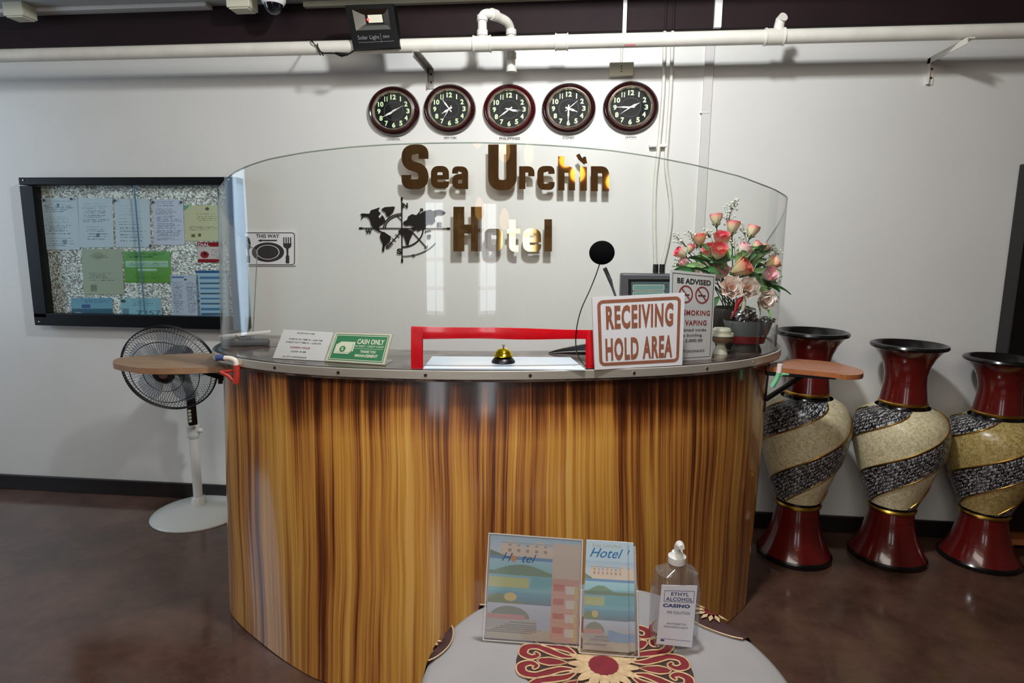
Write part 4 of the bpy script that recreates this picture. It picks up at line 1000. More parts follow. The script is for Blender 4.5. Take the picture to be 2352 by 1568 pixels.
# ------------------------------------------------------------------ shelves on the counter ends
def shelf(top, z, th, m, label, name='side_shelf'):
    P_ = [onz(x, y, z) for x, y in top]; c = sum(P_, Vector())/len(P_)
    t = thing(name, c, label, 'shelf', 'fold down shelves at the counter ends')
    n = len(P_); sm = []
    for i in range(n):      # soften the outline
        a_, b_, c_, d_ = P_[i-1], P_[i], P_[(i+1) % n], P_[(i+2) % n]
        for k in range(4):
            t_ = k/4; sm.append(.5*((2*b_)+(c_-a_)*t_+(2*a_-5*b_+4*c_-d_)*t_*t_+(3*b_-a_-3*c_+d_)*t_**3))
    MB().prism(sm, (0, 0, -th)).build('board', m, t)
    return t, c
shL, cL = shelf([(259, 832), (266, 824), (290, 819), (368, 814), (471, 811), (522, 815), (566, 836), (533, 840), (460, 844), (375, 846), (330, 845), (300, 842), (272, 837)], 1.045, .022, M['oak'], 'half round brown wood shelf at the left counter end above the fan')
shR, cR = shelf([(1761, 841), (1770, 834), (1792, 829), (1822, 824), (1870, 827), (1917, 832), (1958, 842), (1978, 849), (1984, 855), (1975, 860), (1944, 861), (1910, 856), (1850, 850), (1796, 845)], 1.045, .018, M['oakr'], 'rounded reddish wood shelf at the right counter end in front of a vase')
def bar3(mb, a, b, w_=.014, h_=.03): 
    a, b = Vector(a), Vector(b); d = (b-a); l = d.length; z = d.normalized(); x = z.orthogonal().normalized(); 
    if abs(z.z) < .9: x = Vector((z.y, -z.x, 0)).normalized()
    y = z.cross(x); R = Matrix((x, y, z)).transposed(); return mb.box((a+b)/2, (w_, h_, l), .002, R)
zb_ = 1.045-.022
a = onz(362, 852, zb_-.012); b = onz(548, 842, zb_-.012)
mb = MB(); bar3(mb, a, b); bar3(mb, (b.x+.01, b.y, b.z+.01), (b.x+.012, b.y, b.z-.19), .016, .018)
mb.build('bracket', M['black'], shL)
mb = MB(); c = onz(420, 838, zb_-.012); d = ony(545, 878, b.y); bar3(mb, c, d, .012, .02); mb.build('brace', M['black'], shL)
a = onz(502, 815, zb_-.012); mb = MB(); bar3(mb, (a.x, a.y, a.z), (a.x, a.y, a.z-.13), .018, .018); mb.build('hinge', M['black'], shL)
b = onz(1757, 850, 1.02); mb = MB(); bar3(mb, b, (b.x, b.y, b.z-.17), .018, .02)
mb.build('hinge', M['black'], shR)
mb = MB(); bar3(mb, (b.x, b.y, 1.015), onz(1928, 866, 1.015)+Vector((0, .03, 0))); mb.build('bracket', M['black'], shR)
mb = MB(); bar3(mb, (b.x+.01, b.y, .90), onz(1850, 858, 1.01), .012, .018); mb.build('brace', M['black'], shR)
# painted plastic spring clamps holding the shelves
Yc = onz(540, 822, 1.10).y-.03
def clamp(pix, segs, Y, label):
    t = thing('spring_clamp', ony(*pix[0], Y), label, 'clamp', 'plastic clamps at the shelf joints')
    P_ = [ony(x, y, Y) for x, y in pix]
    for i0, i1, m, r in segs:
        MB().tube(cat_rom(P_[i0:i1+1], 5), r, 12).build('clamp_arm', m, t, smooth=50)
    return t
mblue = mat('clamp_blue', (62, 78, 124), .4); mor = mat('clamp_red', (176, 54, 40), .4, var=.1); mcr = mat('clamp_cream', (220, 208, 196), .4); mgr = mat('clamp_green', (112, 186, 138), .35)
t = clamp([(498, 822), (506, 821), (516, 822), (530, 823), (540, 828), (543, 838), (544, 850), (544, 868), (542, 880)], ((0, 2, mblue, .011), (2, 5, mcr, .009), (5, 8, mor, .011)), Yc, 'blue, cream and red plastic clamp at the left shelf joint')
MB().tube([ony(507, 854, Yc), ony(524, 862, Yc), ony(540, 876, Yc)], .008, 8).build('clamp_jaw', mor, t, smooth=50)
MB().tube([ony(507, 854, Yc), ony(524, 852, Yc), ony(540, 850, Yc)], .005, 8).build('clamp_jaw', mor, t, smooth=50)
Yr = onz(1790, 842, 1.06).y-.03
t = clamp([(1792, 836), (1791, 844), (1789, 856), (1784, 870), (1778, 880), (1773, 888)], ((0, 2, mcr, .010), (2, 5, mgr, .009)), Yr, 'white and pale green plastic clamp at the right shelf joint')
MB().tube([ony(1786, 866, Yr), ony(1797, 859, Yr), ony(1812, 860, Yr)], [.006, .006, .003], 8).build('clamp_jaw', mgr, t, smooth=50)

# ------------------------------------------------------------------ stand fan
fb = onz(458, 1178, 0)
fan = thing('stand_fan', (fb.x, fb.y, 0), 'white pedestal fan with black wire guard standing under the left shelf', 'fan')
MB().lathe([(.243, .0), (.245, .006), (.238, .014), (.19, .028), (.10, .042), (.04, .052), (.035, .09), (.026, .10)], (fb.x, fb.y, 0), 48).build('base', M['acry'], fan, smooth=40)
py_ = fb.y; 
def zf(y): return zat(y, fb.x, fb.y)
MB().lathe([(.024, .08), (.024, zf(1006)), (.029, zf(1004)), (.032, zf(995)), (.030, zf(985)), (.034, zf(982)), (.034, zf(977)), (.02, zf(975))], (fb.x, fb.y, 0), 24).build('pole', M['acry'], fan, smooth=40)
MB().lathe([(.017, zf(980)), (.016, zf(925))], (fb.x, fb.y, 0), 16).build('inner_pole', M['pvc'], fan, smooth=40)
kb = ony(466, 988, fb.y); MB().lathe([(.012, 0), (.014, .02), (.010, .026)], (fb.x+.028, fb.y, kb.z), 10, ax=(Vector((0, 1, 0)), UZ, UX)).build('height_knob', M['acry'], fan, smooth=40)
a = ony(437, 905, fb.y-.05); b = ony(443, 975, fb.y-.05); 
mb = MB(); bar3(mb, a, b, .042, .03); cp = mb.build('control_panel', M['black'], fan)
for k in range(4):
    p_ = a.lerp(b, .52+.11*k); MB().lathe([(.0085, 0), (.008, .008), (0, .009)], p_+Vector((0, -.016, 0)), 10, ax=(UX, UZ, Vector((0, -1, 0)))).build('button', M['cream'], cp, smooth=40)
fc = ony(389, 846, -.45); ya, el = R_(12), R_(-12)
FN = Vector((math.sin(ya)*math.cos(el), -math.cos(ya)*math.cos(el), math.sin(el))); FU = UZ.cross(FN).normalized(); FV = FN.cross(FU)
FR = .224
def fp(r, a_, d): return fc+FU*(r*math.cos(a_))+FV*(r*math.sin(a_))+FN*d
mb = MB()
for rr_, d_, w_ in ((FR, 0, .0042), (FR*.93, .03, .0018), (FR*.72, .055, .0022), (FR*.42, .068, .0018), (FR*.22, .07, .0025), (FR, -.012, .003)):
    mb.tube([fp(rr_, 2*PI*k/48, d_) for k in range(48)], w_, 5, closed=True)
g = mb.build('guard_ring', M['black'], fan, smooth=60)
def wires(sign, nm):
    mb = MB()
    for k in range(84):
        a_ = 2*PI*k/84
        pts = [fp(FR*r_, a_+sign*tw, sign*d_) for r_, d_, tw in ((.2, .068, 0), (.42, .068, .05), (.72, .055, .10), (.92, .032, .14), (1.0, 0, .16))]
        mb.tube(pts, .0011, 3, cap=False)
    return mb.build(nm, M['black'], fan, kind='stuff')
wires(1, 'front_wires'); wires(-1, 'rear_wires')
MB().lathe([(.046, .062), (.046, .072), (.03, .078), (0, .079)], fc, 24, ax=(FU, FV, FN)).build('guard_badge', M['black'], fan, smooth=40)
MB().lathe([(.022, .0785), (.020, .081), (0, .0815)], fc, 16, ax=(FU, FV, FN), caps=False).build('badge_centre', M['chrome'], fan, smooth=40)
bl_m = glassmat('fan_blade', tint=(.8, .84, .88), refl=.8, haze=.45, hazecol=(150, 160, 170))
for k in range(5):
    a0 = 2*PI*k/5; P_ = []
    for i in range(7):
        r_ = .035+(.19-.035)*i/6; hw = .32+.25*math.sin(PI*i/6)
        P_.append([fp(r_, a0+hw*(j/4-.5)*2*(.9 if i else .5)+.12*i/6, .018*(j/4-.5)*2*(1-.3*i/6)) for j in range(5)])
    MB().grid(P_).build('blade', bl_m, fan, smooth=60, fixn=False)
MB().lathe([(.038, -.03), (.038, .03), (.02, .045), (0, .047)], fc, 20, ax=(FU, FV, FN)).build('hub', M['dgrey'], fan, smooth=40)
MB().lathe([(.06, -.05), (.07, -.08), (.07, -.14), (.055, -.18), (.02, -.2)], fc, 24, ax=(FU, FV, FN)).build('motor_housing', M['dgrey'], fan, smooth=40)
nk = fc-FN*.1; MB().tube([nk-Vector((0, 0, .05)), (fb.x*.5+nk.x*.5, fb.y*.5+nk.y*.5, nk.z-.09), (fb.x, fb.y, zf(905)), (fb.x, fb.y, zf(930))], [.022, .026, .024, .02], 14).build('neck', M['dgrey'], fan, smooth=50)
p_ = [ony(470, 1120, -.05), onz(480, 1128, .01), onz(505, 1133, .008), onz(530, 1134, .008)]
MB().tube(cat_rom([(fb.x, fb.y, .06), p_[1], p_[2], p_[3]], 5), .004, 6).build('power_cord', M['pvc'], fan, smooth=60)

# ------------------------------------------------------------------ vases
def vase(cx, cy, hs, label, phase, cream):
    t = thing('floor_vase', (cx, cy, 0), label, 'vase', 'tall spiral band vases along the right wall')
    k = hs/1.064
    L_ = lambda mb, prof, nm, m: mb.lathe([(r, h*k) for r, h in prof], (cx, cy, 0), 48, caps=False).build(nm, m, t, smooth=35)
    L_(MB(), [(.0, .001), (.165, .001), (.172, .008), (.172, .022), (.166, .03)], 'foot_rim', M['vblack'])
    L_(MB(), [(.167, .028), (.153, .05), (.136, .085), (.119, .13), (.107, .175), (.100, .22), (.098, .252)], 'foot', M['vred'])
    L_(MB(), [(.098, .250), (.105, .254), (.107, .262), (.100, .27)], 'gold_ring', M['vgold'])
    L_(MB(), [(.097, .268), (.098, .276), (.100, .286)], 'lower_collar', M['vblack'])
    L_(MB(), [(.105, .757), (.096, .766), (.092, .778)], 'upper_collar', M['vblack'])
    L_(MB(), [(.092, .776), (.103, .78), (.104, .788), (.098, .794)], 'gold_ring', M['vgold'])
    L_(MB(), [(.099, .792), (.094, .83), (.088, .88), (.088, .92), (.098, .965), (.116, 1.005), (.138, 1.035), (.15, 1.045)], 'neck', M['vred'])
    L_(MB(), [(.148, 1.043), (.158, 1.046), (.162, 1.054), (.158, 1.063), (.147, 1.066), (.138, 1.06), (.11, 1.0), (.08, .92), (.078, .85)], 'mouth_rim', M['vblack'])
    bp = [(.100, .282), (.118, .33), (.142, .39), (.166, .46), (.186, .53), (.197, .59), (.200, .64), (.195, .685), (.178, .725), (.15, .75), (.118, .762), (.104, .766)]
    def rad(z):
        if z <= bp[0][1]: return bp[0][0]
        for (r0, z0), (r1, z1) in zip(bp, bp[1:]):
            if z0 <= z <= z1:
                f_ = (z-z0)/(z1-z0); return r0+(r1-r0)*f_
        return bp[-1][0]
    def rads(z):  # smoothed
        return (rad(z-.012)+2*rad(z)+rad(z+.012))/4
    PER, ZB_, ZT_ = .335, .283, .765; PITCH = .67
    N_ = 56
    def zed(a_, f_): return phase[1]+PITCH*(a_-phase[0])/(2*PI)+PER*f_
    def band(f0, f1, nm, m, lift, off):
        nrow = 9; cols_ = []; uv = []
        for i in range(-N_*2, N_*2+1):
            a_ = phase[0]+2*PI*i/N_; col = []
            for j in range(nrow):
                z = zed(a_, f0+(f1-f0)*j/(nrow-1)+off); zc = min(max(z, ZB_), ZT_); r_ = rads(zc)+lift
                col.append(Vector((cx+r_*math.cos(a_), cy+r_*math.sin(a_), zc*k))); uv.append((2*PI*i/N_*.2, PER*(f1-f0)*j/(nrow-1)))
            cols_.append(col)
        mb = MB(); mb.grid(cols_); keep = []
        for f_ in mb.f:
            zz = [mb.v[i].z for i in f_]
            if max(zz)-min(zz) > 1e-5 and sum(zz)/len(zz) > ZB_*k+1e-5 and sum(zz)/len(zz) < ZT_*k-1e-5: keep.append(f_)
        mb.f = keep
        mb.build(nm, m, t, smooth=60, uv=uv, fixn=False)
    for off in (0, 1):
        band(-.23, .23, 'mosaic_band', M['mosaic'], .0045, off)
        band(.22, .78, 'crackle_band', M[cream], 0, off)
        for f0 in (-.23, .23):
            pts = []
            for i in range(-N_*2, N_*2):
                a_ = phase[0]+2*PI*i/N_; z = zed(a_, f0+off)
                if ZB_+.002 < z < ZT_-.004: r_ = rads(z)+.0035; pts.append((cx+r_*math.cos(a_), cy+r_*math.sin(a_), z*k))
            MB().tube(pts, .0032, 6).build('gold_line', M['vgold'], t, smooth=60)
for (px, py, h_, lab, ph, cr) in ((1822, 1272, 1.119, 'tall red and cream spiral vase standing right beside the counter behind the shelf', (-1.98, .415), 'vcream'),
                           (2035, 1276, 1.064, 'tall red and cream spiral vase, middle of the three along the wall', (-2.05, .47), 'vcream'),
                           (2246, 1282, 1.004, 'tall spiral vase with darker tan bands next to the black cabinet', (-2.1, .50), 'vcream2')):
    p_ = onz(px, py, 0); vase(p_.x, p_.y, h_, lab, ph, cr)

# black cabinet at the right edge
p_ = ony(2343, 390, -.10); x0 = ony(2300, 812, -.10).x
t = thing('black_cabinet', (x0+.3, -.06, 0), 'tall black cabinet standing against the wall behind the last vase', 'cabinet')
xc = (ony(2343, 390, -.10).x+ony(2300, 812, -.10).x)/2+.04
MB().box((xc+.3, -.055, (p_.z+.07)/2+.035), (.6, .09, p_.z-.07), .004).build('body', M['black'], t)
zp = ony(2330, 1232, -.12).z
MB().box((xc+.32, -.075, .055), (.64, .13, .03), .003).build('plinth', M['oakr'], t)

# ------------------------------------------------------------------ things on the counter
ZR = 1.1035
def vplane(bl, br, z): 
    a, b = onz(*bl, z), onz(*br, z); n = (b-a).cross(UZ).normalized(); return a, b, n
def standing(tl, tr, br, bl, z=ZR, lean=0.0):
    a, b, n = vplane(bl, br, z)
    if n.dot(CAM-a) < 0: n = -n
    m_ = (n*math.cos(lean)+UZ*math.sin(lean)).normalized()
    return Quad(a, b, onpl(*tr, a, m_), onpl(*tl, a, m_))
# RECEIVING HOLD AREA
q = standing((1360, 683), (1573, 672), (1567, 838), (1367, 849), ZR+.002, .05)
t = thing('hold_area_sign', q.at(.5, 0), 'white sign with brown border reading Receiving Hold Area', 'sign')
MB().slab([q.at(0, 0), q.at(1, 0), q.at(1, 1), q.at(0, 1)], -q.n*.006).build('panel', M['signw'], t)
asp = 210/168
stroke_on(MB(), q, rrect(.065, .07, .94, .935, .045, asp), .034, .0008, True, asp).build('border', M['brown'], t, fixn=False)
for wd, u0, v0, u1, v1 in (('RECEIVING', .135, .55, .875, .875), ('HOLD AREA', .12, .115, .875, .43)):
    text_on(MB(), q, wd, u0, v0, u1, v1, .001, bold=.04, space=1.14).build('lettering', M['brown'], t)
# BE ADVISED
q = standing((1544, 620), (1648, 631), (1638, 827), (1540, 834), ZR+.001, .0)
sh = Vector((0, .03, 0)); q = Quad(*[p_+sh for p_ in q.c])
t = thing('advisory_sign', q.at(.5, 0), 'tall white sign beginning Be Advised, no smoking, behind the hold area sign', 'sign')
MB().slab([q.at(0, 0), q.at(1, 0), q.at(1, 1), q.at(0, 1)], -q.n*.005).build('panel', M['signw'], t)
stroke_on(MB(), q, [(.04, .03), (.96, .03), (.96, .97), (.04, .97)], .012, .0008, True, .52).build('border', M['dgrey'], t, fixn=False)
text_on(MB(), q, 'BE ADVISED', .14, .865, .90, .925, .001, bold=.03).build('lettering', M['ink'], t)
for cu in (.34, .71):
    mb = MB(); stroke_on(mb, q, oval(cu, .75, .145, .09), .028, .001, True, .52); stroke_on(mb, q, [(cu-.1, .815), (cu+.1, .685)], .024, .0012, False, .52); mb.build('prohibition_mark', M['signred'], t, fixn=False)
    mb = MB(); rect_on(mb, q, cu-.09, .735, cu+.08, .75, .0009); mb.build('cigarette', M['ink'], t, fixn=False)
for wd, u0, v0, u1, v1 in (('NO SMOKING', .03, .515, .91, .575), ('NO VAPING', .08, .40, .84, .46)):
    text_on(MB(), q, wd, u0, v0, u1, v1, .001, bold=.02, space=1.1).build('lettering', M['signred'], t)
for wd, u0, v0, u1, v1 in (('prohibited inside', .07, .325, .84, .365), ('the building', .2, .265, .74, .305), ('Fine 2,000.00', .13, .205, .76, .245), ('AS CITY ORDINANCE', .1, .09, .82, .12)):
    text_on(MB(), q, wd, u0, v0, u1, v1, .001, bold=.01).build('lettering', M['ink'], t)
# two small table signs
q = standing((652, 756), (764, 763), (745, 829), (626, 822), ZR, -.0)
qb = q.c[0]; 
def leaned(tl, tr, br, bl, z, lean): return standing(tl, tr, br, bl, z, lean)
q = leaned((652, 756), (766, 763), (744, 829), (626, 822), ZR+.001, .55)
t = thing('table_sign', q.at(.5, 0), 'leaning white acrylic sign with check in times, left of the green sign', 'sign')
MB().slab([q.at(0, 0), q.at(1, 0), q.at(1, 1), q.at(0, 1)], -q.n*.004).build('panel', M['signw'], t)
mb = MB()
for wd, u0, v0, u1, v1 in (('RECEPTION TIME', .3, .88, .65, .92), ('CHECK IN TIME IS - 2:00 P.M', .18, .66, .84, .71), ('CHECK OUT TIME IS - 12:00 NN', .14, .55, .84, .60), ('12:00 A.M', .3, .24, .6, .29), ('AS CITY ORDINANCE', .18, .05, .65, .10)):
    text_on(mb, q, wd, u0, v0, u1, v1, .0008, bold=.015)
mb.build('lettering', M['dgrey'], t)
text_on(MB(), q, 'CURFEW HOUR', .26, .37, .66, .43, .0008, bold=.02).build('lettering', M['signred'], t)
MB().slab([q.at(0, 0, -.004), q.at(1, 0, -.004), q.at(1, 0, -.004)-q.n.cross(q.c[1]-q.c[0]).normalized()*0+Vector((0, .09, 0)), q.at(0, 0, -.004)+Vector((0, .09, 0))], (0, 0, .002)).build('foot', M['clear'], t)
q = leaned((770, 763), (902, 767), (884, 838), (746, 829), ZR+.002, .5)
t = thing('table_sign', q.at(.5, 0), 'leaning green acrylic sign reading Cash Only with banknote drawing', 'sign')
MB().slab([q.at(0, 0), q.at(1, 0), q.at(1, 1), q.at(0, 1)], -q.n*.004).build('panel', mat('sign_beige', (196, 186, 168), .5), t)
rect_on(MB(), q, .045, .06, .955, .94, .0006).build('inner_panel', M['green'], t, fixn=False)
stroke_on(MB(), q, [(.025, .035), (.975, .035), (.975, .965), (.025, .965)], .016, .0009, True, 1.8).build('border', M['cashw'], t, fixn=False)
stroke_on(MB(), q, [(.06, .095), (.94, .095), (.94, .905), (.06, .905)], .012, .0011, True, 1.8).build('border', M['cashw'], t, fixn=False)
mb = MB()
for wd, u0, v0, u1, v1 in (('CASH ONLY', .44, .63, .90, .80), ('THANK YOU', .54, .34, .80, .43), ('MANAGEMENT', .47, .20, .85, .30)): text_on(mb, q, wd, u0, v0, u1, v1, .001, bold=.035)
text_on(mb, q, 'NO DEBIT / CREDIT CARDS', .42, .53, .91, .59, .001, bold=.01); rect_on(mb, q, .42, .475, .90, .485, .001)
mb.build('lettering', M['cashw'], t)
for k in (2, 1, 0):
    mb = MB(); rect_on(mb, q, .10+.03*k, .28+.045*k, .36+.03*k, .60+.045*k, .0012-.0002*k+.0004); mb.build('banknote', M['cashw'], t, fixn=False)
    if k: stroke_on(MB(), q, [(.10+.03*k, .28+.045*k), (.36+.03*k, .28+.045*k), (.36+.03*k, .60+.045*k)], .006, .0018-.0002*k, False, 1.8).build('banknote_edge', M['green'], t, fixn=False)
poly_on(MB(), q, oval(.23, .44, .05, .1), .002).build('coin_mark', M['green'], t, fixn=False)
text_on(MB(), q, '$', .21, .38, .25, .5, .0024, bold=.02).build('lettering', M['cashw'], t)
MB().slab([q.at(0, 0, -.004), q.at(1, 0, -.004), q.at(1, 0, -.004)+Vector((0, .09, 0)), q.at(0, 0, -.004)+Vector((0, .09, 0))], (0, 0, .002)).build('foot', M['clear'], t)
# white sheet + bell
P_ = [onz(972, 845, ZR+.004), onz(1345, 848, ZR+.004), onz(1310, 820, ZR+.004), onz(993, 818, ZR+.004)]
MB().slab(P_, (0, 0, -.004)).build('writing_board', M['paper'], None, label='flat pale blue board lying in the screen opening under the bell', cat='board')
bc = onz(1156, 832, ZR+.004)
bell = thing('service_bell', bc, 'brass service bell on a black base in the screen opening', 'bell')
k = .001*57/62
MB().lathe([(r*k, h*k) for r, h in ((0, 0), (43, 0), (44, 3), (42, 8), (34, 18), (28, 22), (0, 22))], bc, 32).build('base', M['black'], bell, smooth=40)
MB().lathe([(r*k, h*k) for r, h in ((36, 24), (38, 25), (37, 29), (33, 31), (30, 40), (22, 48), (12, 53), (0, 54))], bc, 36, caps=False).build('dome', M['brass'], bell, smooth=50)
MB().lathe([(r*k, h*k) for r, h in ((2.5, 53), (2.5, 60), (6, 61), (6.5, 64), (3, 68), (0, 68))], bc, 14, caps=False).build('plunger', M['chrome'], bell, smooth=50)
# intercom disc, wire, microphone
cN = son(1378, 580, .02)
t = thing('intercom_disc', cN, 'black round intercom disc on a thin wire at the screen above the hold area sign', 'intercom')
rd = abs(ony(1412, 580, cN.y).x-cN.x)
MB().lathe([(rd*.6, -.012), (rd*.95, -.008), (rd, 0), (rd*.97, .006), (rd*.9, .008), (0, .009)], cN, 40, ax=(UX, UZ, Vector((0, -1, 0))), sy=.94).build('pad', mat('foam_black', (4, 4, 5), .9, spec=.08), t, smooth=60)
wp = [son(x, y, .014) for x, y in ((1374, 606), (1366, 630), (1352, 665), (1334, 705), (1324, 740), (1320, 775), (1322, 805), (1332, 828), (1344, 840))]
MB().tube(cat_rom(wp, 4), .0018, 6).build('wire', M['black'], t, smooth=60)
ms = [son(x, y, .012) for x, y in ((1386, 615), (1398, 642), (1404, 660), (1411, 680), (1425, 720), (1450, 800), (1462, 840))]
t = thing('microphone', ms[-1], 'slim dark grey stick microphone leaning up from behind the hold area sign', 'microphone')
MB().tube([ms[0], ms[1]], .0068, 12).build('capsule', M['dgrey'], t, smooth=40); MB().tube(ms[1:], [.0068, .004, .0036, .0036, .0036, .0036], 10).build('stem', M['dgrey'], t, smooth=40)
# black handset inside
ha = onz(1260, 811, ZR); hb = onz(1400, 811, ZR); y0 = ha.y
P_ = []; N_h = 12
t = thing('black_handset', ha.lerp(hb, .5), 'black tapered telephone handset lying behind the screen opening', 'handset')
for i in range(N_h+1):
    f_ = i/N_h; c = ha.lerp(hb, f_); hh = .004+.040*min(1, f_*1.3)**.75; ww = .008+.03*min(1, f_*1.5)
    P_.append([c+Vector((0, ww*math.cos(a_), hh*max(0, math.sin(a_)))) for a_ in [PI*k/10 for k in range(11)]]+[c+Vector((0, -ww, 0))])
MB().grid(P_).add(P_[-1], [tuple(range(len(P_[-1])))]).build('shell', M['blackg'], t, smooth=50)
# grey office clutter at left end
c = onz(566, 793, ZR)
t = thing('stapler', c, 'dark grey stapler with pale arm lying on the left end of the countertop', 'stapler')
MB().box((c.x, c.y, ZR+.012), (.17, .05, .022), .005, Matrix.Rotation(.3, 3, 'Z')).build('base', M['dgrey'], t, smooth=40)
MB().box((c.x, c.y, ZR+.045), (.19, .02, .012), .004, Matrix.Rotation(.3, 3, 'Z') @ Matrix.Rotation(-.08, 3, 'Y')).build('arm', M['trunk'], t, smooth=40)
MB().tube([(c.x-.03, c.y-.01, ZR+.02), (c.x-.03, c.y-.01, ZR+.045)], .01, 8).build('pivot', M['chrome'], t)

# ------------------------------------------------------------------ flower arrangement
YF_ = -.82
FC = ony(1690, 640, YF_)
bq = thing('flower_arrangement', (FC.x, YF_+.05, ZR), 'artificial pink rose and peony bouquet in a dark pot inside the screen', 'flowers')
pt = onz(1672, 800, ZR); pot = Vector((ony(1680, 700, YF_+.08).x, YF_+.08, ZR))
MB().lathe([(0, 0), (.05, 0), (.06, .03), (.085, .10), (.095, .15), (.09, .16), (.08, .15), (0, .14)], pot, 28).build('pot', M['darkwood'], bq, smooth=40)
def F3(px, py, dy=0): return ony(px, py, YF_+dy)
def bloom(c, r, up, m, nm='rose', open_=.5, layers=3, nper=5, calyx=True, bud=False):
    if bud: open_ = .12
    up = Vector(up).normalized(); a = up.orthogonal().normalized(); b = up.cross(a); vs = []; col = []; mb = MB()
    for L in range(layers):
        f_ = (L+1)/layers; R0 = r*(.35+.65*f_); H = r*(2.3-.5*f_*open_); cnt_ = nper if L else 3
        for k in range(cnt_):
            a0 = 2*PI*k/cnt_+L*.7; span = 2*PI/cnt_*.62
            P_ = []
            for i in range(5):
                t_ = i/4; row = []
                rr_ = R0*(.35+.75*math.sin(min(1, t_*1.15)*PI/2))*(1+open_*.35*t_**3*f_)
                hh = H*t_-r*.9
                for j in range(5):
                    s_ = j/4*2-1; an = a0+span*s_*(1-.25*t_**4)
                    curl = 1+(.22*open_*(abs(s_)**2)*t_**2); dz = -r*.28*(s_**2)*t_**2
                    row.append(c+(a*math.cos(an)+b*math.sin(an))*rr_*curl+up*(hh+dz)); col.append(t_*(.75+.25*(1-f_))+.12)
                P_.append(row)
            mb.grid(P_)
    o = mb.build(nm, M[m], bq, smooth=60, col=[(v, v, v, 1) for v in col], fixn=False)
    if calyx:
        mb2 = MB()
        for k in range(5):
            an = 2*PI*k/5; d = a*math.cos(an)+b*math.sin(an); s_ = up.cross(d)
            mb2.add([c-up*r*1.0, c-up*r*.8+d*r*.55+s_*r*.2, c-up*r*.35+d*r*.95, c-up*r*.8+d*r*.55-s_*r*.2], [(0, 1, 2, 3)])
        mb2.ball(c-up*r*1.0, r*.28, 8, 5); mb2.build('calyx', M['leaf'], o, fixn=False)
    return o
px2m = abs(F3(1700, 600).x-F3(1699, 600).x)
blooms = [(1645, 507, 13, (-.1, 0, 1), 'rose', 0), (1683, 525, 14, (.05, -.1, 1), 'rose', 0), (1727, 534, 13, (.3, 0, 1), 'rose', 0), (1657, 556, 17, (-.1, -.5, .9), 'rose', -.02), (1634, 580, 15, (-.5, -.5, .6), 'rose', -.02), (1650, 582, 17, (0, -.7, .7), 'rose', -.05),
          (1608, 554, 13, (-.2, -.2, 1), 'roseo', 0), (1585, 573, 9, (.3, -.2, .9), 'rose', 0), (1566, 583, 12, (-.8, -.2, .5), 'rose', 0), (1705, 583, 18, (.5, -.3, .9), 'rosep', -.02), (1736, 570, 12, (.5, -.2, .6), 'rose', 0), (1756, 570, 8, (.7, 0, .5), 'rose', 0),
          (1697, 618, 19, (.7, -.5, .5), 'roseo', -.05), (1770, 606, 14, (.8, -.1, .5), 'roseo', 0), (1762, 632, 15, (.3, -.8, .3), 'rosep', -.03), (1610, 622, 14, (0, -.7, .6), 'peony', 0), (1650, 628, 18, (.1, -.7, .6), 'rosep', 0), (1575, 604, 10, (-.6, -.5, .4), 'rosep', 0)]
mbst = []
for (x, y, r, up, m, dy) in blooms:
    c = F3(x, y, dy); bloom(c, r*px2m, up, m, bud=(m != 'peony'), layers=4)
    base = pot+Vector((random.uniform(-.03, .03), random.uniform(-.03, .03), .15)); mid = c.lerp(base, .5)+Vector((0, .02, .02))
    MB().tube(cat_rom([c-Vector(up).normalized()*r*px2m*.9, mid, base], 4), .0022, 5).build('stem', M['stem'], bq)
for (x, y, r) in ((1679, 661, 24), (1717, 662, 23)):
    bloom(F3(x, y, -.06), r*px2m*.68, (0, -1, .25), 'peony', 'peony', 1.0, 4, 7, False)
bloom(F3(1756, 686, -.04), 15*px2m, (.3, -.7, -.1), 'peony', 'peony', 1.0, 3, 7, False)
def leaf(p0, p1, w_, m, droop=.0, nm='leaf'):
    p0, p1 = Vector(p0), Vector(p1); d = p1-p0; s_ = d.cross(Vector((random.uniform(-.3, .3), -1, random.uniform(-.2, .4)))).normalized(); P_ = []
    for i in range(6):
        t_ = i/5; c = p0+d*t_+Vector((0, -.01, -droop*t_*t_+.01*math.sin(t_*PI))); ww = w_*math.sin(PI*min(.98, t_*.9+.08))
        P_.append([c-s_*ww, c+Vector((0, .004, -.003)), c+s_*ww])
    MB().grid(P_).build(nm, m, bq, smooth=60, fixn=False)
for k in range(96):
    a_ = R_(random.uniform(-30, 210)); rr_ = random.uniform(.03, .13); L = random.uniform(.05, .11)
    c = F3(1678, 640, random.uniform(-.045, .05)); p0 = c+Vector((rr_*math.cos(a_)*1.1, 0, rr_*math.sin(a_)*.85)); p1 = p0+Vector((L*math.cos(a_), random.uniform(-.03, .02), L*math.sin(a_)*.8))
    leaf(p0, p1, random.uniform(.005, .012), M['leaf'] if random.random() < .65 else M['leafp'], .01)
for a4 in ((1630, 600, 1690, 592, .022), (1640, 605, 1668, 578, .018), (1700, 600, 1760, 568, .008), (1690, 575, 1752, 573, .006), (1720, 625, 1745, 660, .016), (1650, 680, 1628, 720, .012), (1690, 650, 1770, 636, .005), (1735, 640, 1775, 700, .006), (1755, 700, 1772, 735, .006), (1738, 690, 1745, 722, .005)):
    leaf(F3(a4[0], a4[1], -.03), F3(a4[2], a4[3], -.04), a4[4], M['leaf'] if a4[4] > .007 else M['leafp'])
mb = MB(); mbs = MB()
